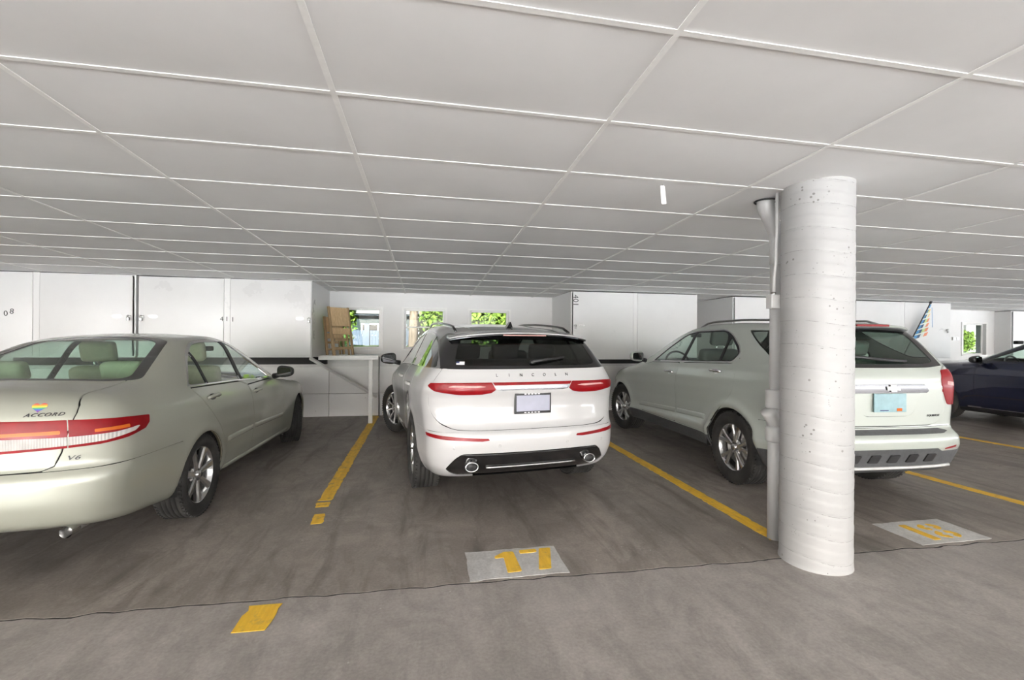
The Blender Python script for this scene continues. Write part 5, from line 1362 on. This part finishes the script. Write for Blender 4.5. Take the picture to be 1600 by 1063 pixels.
for b_ in np.linspace(-.40, .40, 21):
    p, n_ = C.surf_rear(b_, .372); q = p+n_*-.002; dl.append((-q[1], q[0], q[2]))
MB().tube(dl, .008, 8).build('diffuser_trim', M['alloy'], C.root)
dl = []
for b_ in np.linspace(-.60, .60, 31):
    p, n_ = C.surf_rear(b_, .488); q = p+n_*-.004; dl.append((-q[1], q[0], q[2]))
MB().tube(dl, .005, 6).build('diffuser_edge', M['gloss_black'], C.root)
# plate in a dark frame
pb = C.surf_rear(0, .89)[0][0]
pl_ = MB(); pl_.box(-.162, .162, -.010, .012, -.087, .087, .003); plo = pl_.build('licence_plate', M['blackplastic'], C.root); plo.location = (0, pb-.012, .892)
MB().box(-.148, .148, -.013, -.009, -.066, .066, .001).build('plate_face', M['plate_a'], plo)
for z_ in (-.077, .077):
    for k in range(9): 
        if 1 < k < 7: MB().box(-.07+(k-2)*.03-.009, -.07+(k-2)*.03+.009, -.012, -.0095, z_-.004, z_+.004).build('frame_lettering', M['wh'], plo)
MB().add([(-.022, pb-.022, .986), (.022, pb-.022, .986), (0, pb-.022, .962), (-.022, pb+.01, .986), (.022, pb+.01, .986), (0, pb+.01, .962)], [(0, 2, 1), (3, 4, 5), (0, 1, 4, 3), (1, 2, 5, 4), (2, 0, 3, 5)]).build('rear_camera', M['gloss_black'], C.root, recalc=True)
# wiper, fin, sticker
p0, n0 = C.surf_rear(-.02, 1.222); p1, n1 = C.surf_rear(-.33, 1.262)
def lp3(p, n, o): q = p+n*o; return (-q[1], q[0], q[2])
MB().tube([lp3(p0, n0, .02), lp3((p0+p1)/2, n0, .026), lp3(p1, n1, .014)], [.014, .010, .007], 8).build('rear_wiper', M['blackplastic'], C.root)
MB().lathe([(0, .03), (.018, .028), (.024, .01), (.024, 0)], 'z', 14).build('wiper_hub', M['blackplastic'], C.root).location = lp3(p0, n0, 0)
zf = C.body.cast(np.array([[-.18, 0, 1.2]]), np.array([[0, 0, 1.]]), 1.)[0][2]
MB().add([(-.03, -.06, 0), (.03, -.06, 0), (.012, .10, 0), (-.012, .10, 0), (-.004, -.075, .055), (.004, -.075, .055), (.004, -.045, .058), (-.004, -.045, .058)], [(3, 2, 1, 0), (0, 1, 5, 4), (1, 2, 6, 5), (2, 3, 7, 6), (3, 0, 4, 7), (4, 5, 6, 7)]).build('antenna_fin', M['gloss_black'], C.root, recalc=True).location = (0, -.18, zf-.004)
p, n_ = C.surf_rear(.595, 1.225); st_ = MB().box(-.034, .034, -.016, .016, 0, .001).build('sticker', M['wh'], C.root); C.place(st_, p, n_, 1, off=.0005)
MB().box(-.034, -.008, .0, .016, .001, .0015).build('sticker_canton', M['navy'], st_)
# ================================================================ pale green suv (right of centre)
E = CarB('suv', 'pale green metallic suv with grey lower cladding, parked behind the round column', SUV, 3.865, 4.04, 2.6, M['suv_paint'])
ER = .395
E.arches(ER)
E.part('underbody', E.c.take_field(lambda a, b, z: z-(E.body.bot(a)+.012), lambda a, b, z: z < .45), M['well'], 0, 0, 0)
g_i = rounded([(-.2, 1.232), (.42, 1.236), (.56, 1.255), (.45, 1.47), (.40, 1.515), (-.2, 1.528)], [0, .03, .04, .05, .03, 0])
g_o = rounded([(-.2, 1.203), (.45, 1.206), (.64, 1.222), (.56, 1.40), (.48, 1.545), (-.2, 1.565)], [0, .03, .02, .05, .03, 0])
E.part('rear_window', E.rear(g_i, refine=2, amax=-.40), M['glass_rear'], 0, -.002, 0)
E.part('rear_window_frame', E.rear(g_o, refine=2, amax=-.40), M['gloss_black'], 0, 0, .012)
ws = rounded([(1.40, -.2), (1.40, 0), (1.34, .3), (1.20, .55), (2.0, .77), (2.30, .55), (2.40, .25), (2.42, 0), (2.42, -.2)], [0, .1, .1, .08, .08, .1, .1, 0, 0])
E.part('windshield', E.topv(ws, refine=1, zmin=1.0), M['glass_green'], 0, -.003, 0)
f_w = rounded([(1.095, 1.180), (1.82, 1.152), (1.50, 1.345), (1.17, 1.500), (.995, 1.522)], [.01, .02, .2, .06, .02])
r_w = rounded([(.315, 1.217), (1.040, 1.186), (.945, 1.528), (.42, 1.532), (.33, 1.50), (.298, 1.43)], [.01, .01, .02, .06, .03, .02])
q_w = rounded([(.275, 1.222), (.092, 1.228), (.035, 1.297), (.10, 1.362), (.245, 1.462), (.262, 1.43)], [.01, .02, .02, .05, .02, .01])
c_w = rounded([(.03, 1.540), (-.45, 1.528), (-.545, 1.42), (-.60, 1.285), (-.42, 1.278), (-.15, 1.412)], [.02, .05, .03, .02, .05, .1])
win = rounded([(1.885, 1.138), (1.52, 1.358), (1.18, 1.518), (.95, 1.550), (.40, 1.555), (.235, 1.50), (.05, 1.372), (.0, 1.298), (.065, 1.208), (1.07, 1.170)], [.02, .2, .1, .1, .1, .1, .05, .03, .04, 0])
for nm, pl, mt in (('front_door_window', f_w, 'glass_green'), ('rear_door_window', r_w, 'glass_green'), ('quarter_window', q_w, 'glass_green'), ('cargo_window', c_w, 'glass_dark')):
    E.pair(nm, E.side(pl, refine=1, bmin=.45), M[mt], -.005, 0)
inner = rounded([(1.845, 1.147), (1.51, 1.350), (1.175, 1.510), (.95, 1.540), (.40, 1.545), (.245, 1.492), (.06, 1.366), (.013, 1.298), (.073, 1.217), (1.07, 1.180)], [.02, .2, .1, .1, .1, .1, .05, .03, .04, 0])
E.pair('window_pillar', E.side(inner, bmin=.45), M['blackplastic'], -.002, .01)
E.pair('window_trim', E.side(win, refine=1, bmin=.45), M['chrome'], .001, .01)
lamp = rounded([(.86, 1.185), (.80, 1.10), (.815, 1.0), (.885, .885), (1.05, .885), (1.13, 1.0), (1.13, 1.14), (1.02, 1.19)], .02)
lens = rounded([(.87, 1.06), (.98, 1.045), (1.0, 1.075), (.88, 1.09)], .01)
pk = E.cyl(lens, -.3, refine=2); lp = E.cyl(lamp, -.3, refine=2)
for o1, sd in zip(E.pair('tail_light', lp, M['red_lens'], .006, .02), (1, -1)): o2 = E.part('light_strip', pk, M['pink_lens'], sd, .0065, .02); o2.parent = o1
E.part('chrome_bar', E.rear(rounded([(-.2, 1.0), (.375, .996), (.395, 1.012), (.35, 1.068), (-.2, 1.074)], [0, .01, .01, .02, 0]), .0, 2, amax=-.6), M['bright_bar'], 0, .008, .02)
E.part('plate_recess', E.rear(rounded([(-.2, .792), (.20, .796), (.26, .83), (.325, .99), (-.2, .995)], [0, .03, .04, .01, 0]), .002, 2, amax=-.6), E.paint, 0, -.006, .01)
gate = rounded([(-.2, .714), (.44, .716), (.52, .742), (.575, .80), (.602, .885), (.56, 1.02), (.555, 1.10), (.605, 1.19), (.68, 1.225), (-.2, 1.225)], [0, .05, .05, .05, .02, .05, .03, .02, 0, 0])
E.part('tailgate', E.rear(gate, .0042, 1, amax=-.45), E.paint, 0, 0, .014)
E.part('bumper_pad', E.rear(rounded([(-.2, .652), (.52, .652), (.60, .668), (.50, .690), (-.2, .690)], .01), .0, 1, amax=-.6), M['greyplastic'], 0, .002, .01)
E.pair('reflector', E.cyl(rounded([(.70, .520), (.70, .532), (.83, .552), (.83, .535)], .003), -.3, refine=2), M['red_lens'], .003, .01)
E.part('rear_cladding', E.cyl(rounded([(-.3, .538), (.60, .534), (.68, .505), (.95, .505), (1.10, .47), (1.45, .45), (1.45, .20), (-.3, .20)], [0, .01, .02, .02, .05, 0, 0, 0]), -.3, 0., 2, amax=-.33), M['greyplastic'], 0, .004, .016)
drear = [(-.02, 1.27), (.065, 1.200), (1.02, 1.165), (1.075, 1.13), (1.145, .836), (1.150, .60), (1.135, .415), (.44, .415), (.36, .55), (.26, .66), (.11, .78), (-.02, .92), (-.04, 1.06)]
dfront = [(1.085, 1.13), (1.12, 1.160), (1.88, 1.128), (2.28, 1.05), (2.29, .75), (2.26, .55), (2.15, .415), (1.145, .415), (1.160, .60), (1.155, .836)]
E.pair('rear_door', E.side(rounded(drear, .025, 3), .0055, 1), E.paint); E.pair('front_door', E.side(rounded(dfront, .025, 3), .0055, 1), E.paint)
E.part('rear_bumper', E.c.take_field(lambda a, b, z: np.maximum(z-.704, a+.36), lambda a, b, z: (a < .1) & (z < .9), .0022), E.paint)
E.pair('sill_cladding', E.c.take_field(lambda a, b, z: z-.405, lambda a, b, z: (a > .22) & (a < 2.62) & (z < .5), .001), M['greyplastic'])
E.part('hood', E.topv(rounded([(2.46, -.2), (2.46, .4), (2.32, .74), (3.25, .66), (3.45, .3), (3.48, -.2)], [0, .1, .05, .1, .1, 0]), .002, 1, .6), E.paint)
E.pair('headlight', E.c.take(('cyl', 3.0, 1), rounded([(.75, .70), (.80, .86), (1.25, .92), (1.35, .88), (1.1, .74)], .02), lambda a, b, z: a > 2.9, 0., 2), M['clear_lens'], .002, .012)
E.part('front_bumper', E.c.take_field(lambda a, b, z: np.maximum(z-.66, 3.2-a), lambda a, b, z: a > 2.9, .002), E.paint)
E.part('body_shell', E.c.rest(), E.paint, 0, 0, .014)
E.liner(M['mid_grey'], [('rear', g_o, lambda a, b, z: (a < -.4) & (z > 1.15)), ('top', ws, lambda a, b, z: z > 1.0), ('side', win, lambda a, b, z: b > .45), ('side', c_w, lambda a, b, z: b > .45)], ER)
E.cabin(M['seat_grey'], M['mid_grey'], 1.05, .05, .62, 1.25, .62, .58)
spoiler(E, [(-.50, 1.600), (-.62, 1.592), (-.705, 1.578), (-.715, 1.562), (-.70, 1.555), (-.50, 1.565)], [(-.52, 1.565), (-.69, 1.556), (-.68, 1.545), (-.56, 1.535)], .455, .08, E.paint, M['greyplastic'])
MB().box(-.16, .16, -.724, -.705, 1.560, 1.578, .003).build('high_brake_light', M['red_lens'], E.root)
for sd in (1, -1):
    E.strip('door_molding', [(.50, .585), (1.135, .560)], .030, .009, E.paint, sd); E.strip('door_molding', [(1.175, .557), (2.24, .505)], .030, .009, E.paint, sd)
    E.handle(1.29, 1.030, M['chrome'], sd); E.handle(.283, 1.105, M['chrome'], sd)
    E.mirror(2.0, .985, 1.20, sd, M['blackplastic'] if False else E.paint, .20, .145)
    wheel(E.root, 0, sd, .362, .225, .235, .855, 0, 5, 'twin', (M['alloy'], M['alloy']))
    wheel(E.root, 2.857, sd, .362, .225, .235, .855, math.radians(10), 5, 'twin', (M['alloy'], M['alloy']))
    pts = []
    for a in np.linspace(-.35, 1.15, 12):
        q = E.body.cast(np.array([[a, .50-.06*max(0, -a)/.35, 1.1]]), np.array([[0, 0, 1.]]), 1.)[0]
        pts.append((-sd*q[1], a, q[2]+(.03 if -.3 < a < 1.1 else .003)))
    MB().tube(pts, .012, 8).build('roof_rail', M['steel'], E.root)
# skid ribs on the lower cladding, silver lip below
for k in range(5):
    b_ = .36-k*.18
    p, n_ = E.surf_rear(b_, .455)
    V = rounded([(-.055, -.035), (.035, -.035), (.060, .035), (-.030, .035)], .008, 3)
    o = MB().prism(V, 0, .012).build('skid_rib', M['blackplastic'], E.root); E.place(o, p, n_, 1, off=.002)
lip = []
for b_ in np.linspace(-.62, .62, 25):
    p, n_ = E.surf_rear(b_, .375); q = p+n_*.012; lip.append((-q[1], q[0], q[2]))
MB().tube(lip, .014, 8).build('skid_lip', M['badge'], E.root)
pb = E.surf_rear(0, .915)[0][0]
plo = MB().box(-.153, .153, -.006, .006, -.077, .077, .003).build('licence_plate', M['plate_b'], E.root); plo.location = (0, pb-.012, .915)
MB().box(-.10, -.02, -.0075, -.006, -.067, -.058).build('plate_print', M['navy'], plo)
MB().box(.06, .11, -.0075, -.006, -.07, -.045).build('plate_sticker', M['amber_lens'], plo)
# gold cross emblem on the chrome bar
p, n_ = E.surf_rear(-.03, 1.036)
em = MB().prism([(-.06, -.016), (-.028, -.016), (-.024, -.03), (.03, -.03), (.026, -.016), (.062, -.016), (.054, .016), (.022, .016), (.018, .03), (-.036, .03), (-.032, .016), (-.068, .016)], 0, .008).build('emblem', M['badge'], E.root); E.place(em, p, n_, 1, off=.010)
rear_text(E, 'EQUINOX', -.46, .797, .026, M['alloy_dk'], .0015, .2, 1.1, 'badge', 1.15)
p0, n0 = E.surf_rear(.0, 1.262); p1, n1 = E.surf_rear(.36, 1.30); p2, n2 = E.surf_rear(-.24, 1.255)
MB().tube([lp3(p2, n2, .012), lp3(p0, n0, .024), lp3(p1, n1, .014)], [.012, .015, .008], 8).build('rear_wiper', M['blackplastic'], E.root)
# ================================================================ dark blue crossover (far right)
B = CarB('hatchback', 'dark blue car cut off by the right edge of the picture', BLUE, 10.40, 4.08, 0, M['blue_paint'], dens=.75)
B.arches(.375)
B.part('underbody', B.c.take_field(lambda a, b, z: z-(B.body.bot(a)+.012), lambda a, b, z: z < .45), M['well'], 0, 0, 0)
rwB = rounded([(-.62, -.2), (-.62, .3), (-.50, .60), (.02, .50), (.08, -.2)], [0, .1, .08, .08, 0])
B.part('rear_window', B.topv(rwB, zmin=1.1), M['glass_mid'], 0, -.003, 0)
ws = rounded([(1.55, -.2), (1.55, 0), (1.50, .3), (1.38, .56), (2.22, .79), (2.42, .55), (2.48, .25), (2.50, 0), (2.50, -.2)], [0, .1, .1, .08, .08, .1, .1, 0, 0])
B.part('windshield', B.topv(ws, zmin=1.0), M['glass_green'], 0, -.003, 0)
win = rounded([(-.45, 1.16), (-.1, 1.36), (.35, 1.485), (.9, 1.515), (1.35, 1.485), (1.75, 1.345), (2.26, 1.118), (2.24, 1.10), (.8, 1.138)], [.03, .15, .1, .1, .15, .2, .02, .01, 0])
f_w = rounded([(1.02, 1.145), (2.19, 1.113), (1.74, 1.325), (1.34, 1.465), (1.03, 1.494)], [.01, .02, .2, .1, .02])
r_w = rounded([(-.40, 1.178), (.955, 1.148), (.975, 1.496), (.36, 1.465), (-.08, 1.352)], [.03, .01, .02, .1, .15])
for nm, pl in (('front_door_window', f_w), ('rear_door_window', r_w)): B.pair(nm, B.side(pl, bmin=.5), M['glass_green'], -.005, 0)
B.pair('window_pillar', B.side(win, bmin=.5), M['gloss_black'], -.001, .01)
drear = [(-.30, 1.145), (.93, 1.112), (.985, 1.08), (.99, .7), (.97, .30), (.50, .30), (.42, .50), (.30, .66), (.08, .84), (-.15, .98)]
dfront = [(.995, 1.08), (1.05, 1.112), (2.20, 1.075), (2.28, .95), (2.29, .6), (2.22, .30), (.98, .30), (1.0, .7)]
B.pair('rear_door', B.side(rounded(drear, .03, 3), .0025, 1), B.paint); B.pair('front_door', B.side(rounded(dfront, .03, 3), .0025, 1), B.paint)
B.pair('sill', B.c.take_field(lambda a, b, z: z-.285, lambda a, b, z: (a > .25) & (a < 2.65) & (z < .42), .001), M['blackplastic'])
B.pair('sill_trim', B.side([(.5, .292), (2.4, .292), (2.4, .312), (.5, .312)]), M['chrome'], .006, .01)
B.part('hood', B.topv(rounded([(2.58, -.2), (2.58, .4), (2.48, .76), (3.3, .66), (3.45, .3), (3.48, -.2)], [0, .1, .05, .1, .1, 0]), .002, 1, .6), B.paint)
B.part('rear_bumper', B.c.take_field(lambda a, b, z: np.maximum(z-.66, a+.33), lambda a, b, z: (a < .1) & (z < .9), .0022), B.paint)
B.pair('tail_light', B.cyl(rounded([(.55, .92), (.6, .99), (1.2, 1.02), (1.25, .97), (.9, .92)], .02), -.3), M['red_lens'], .004, .012)
B.part('body_shell', B.c.rest(), B.paint, 0, 0, .014)
B.liner(M['liner_dk'], [('top', rwB, lambda a, b, z: z > 1.1), ('top', ws, lambda a, b, z: z > 1.0), ('side', win, lambda a, b, z: b > .5)], .375)
B.cabin(M['seat_dk'], M['liner_dk'], 1.15, .15, .55, 1.25)
for sd in (1, -1):
    B.handle(.25, .95, B.paint, sd); B.handle(1.25, .93, B.paint, sd)
    B.mirror(2.17, 1.04, 1.135, sd, M['blackplastic'], .20, .14)
    wheel(B.root, 0, sd, .355, .235, .245, .905, 0, 10, 'thin', (M['alloy_dk'], M['alloy_dk']))
    wheel(B.root, 2.89, sd, .355, .235, .245, .905, 0, 10, 'thin', (M['alloy_dk'], M['alloy_dk']))
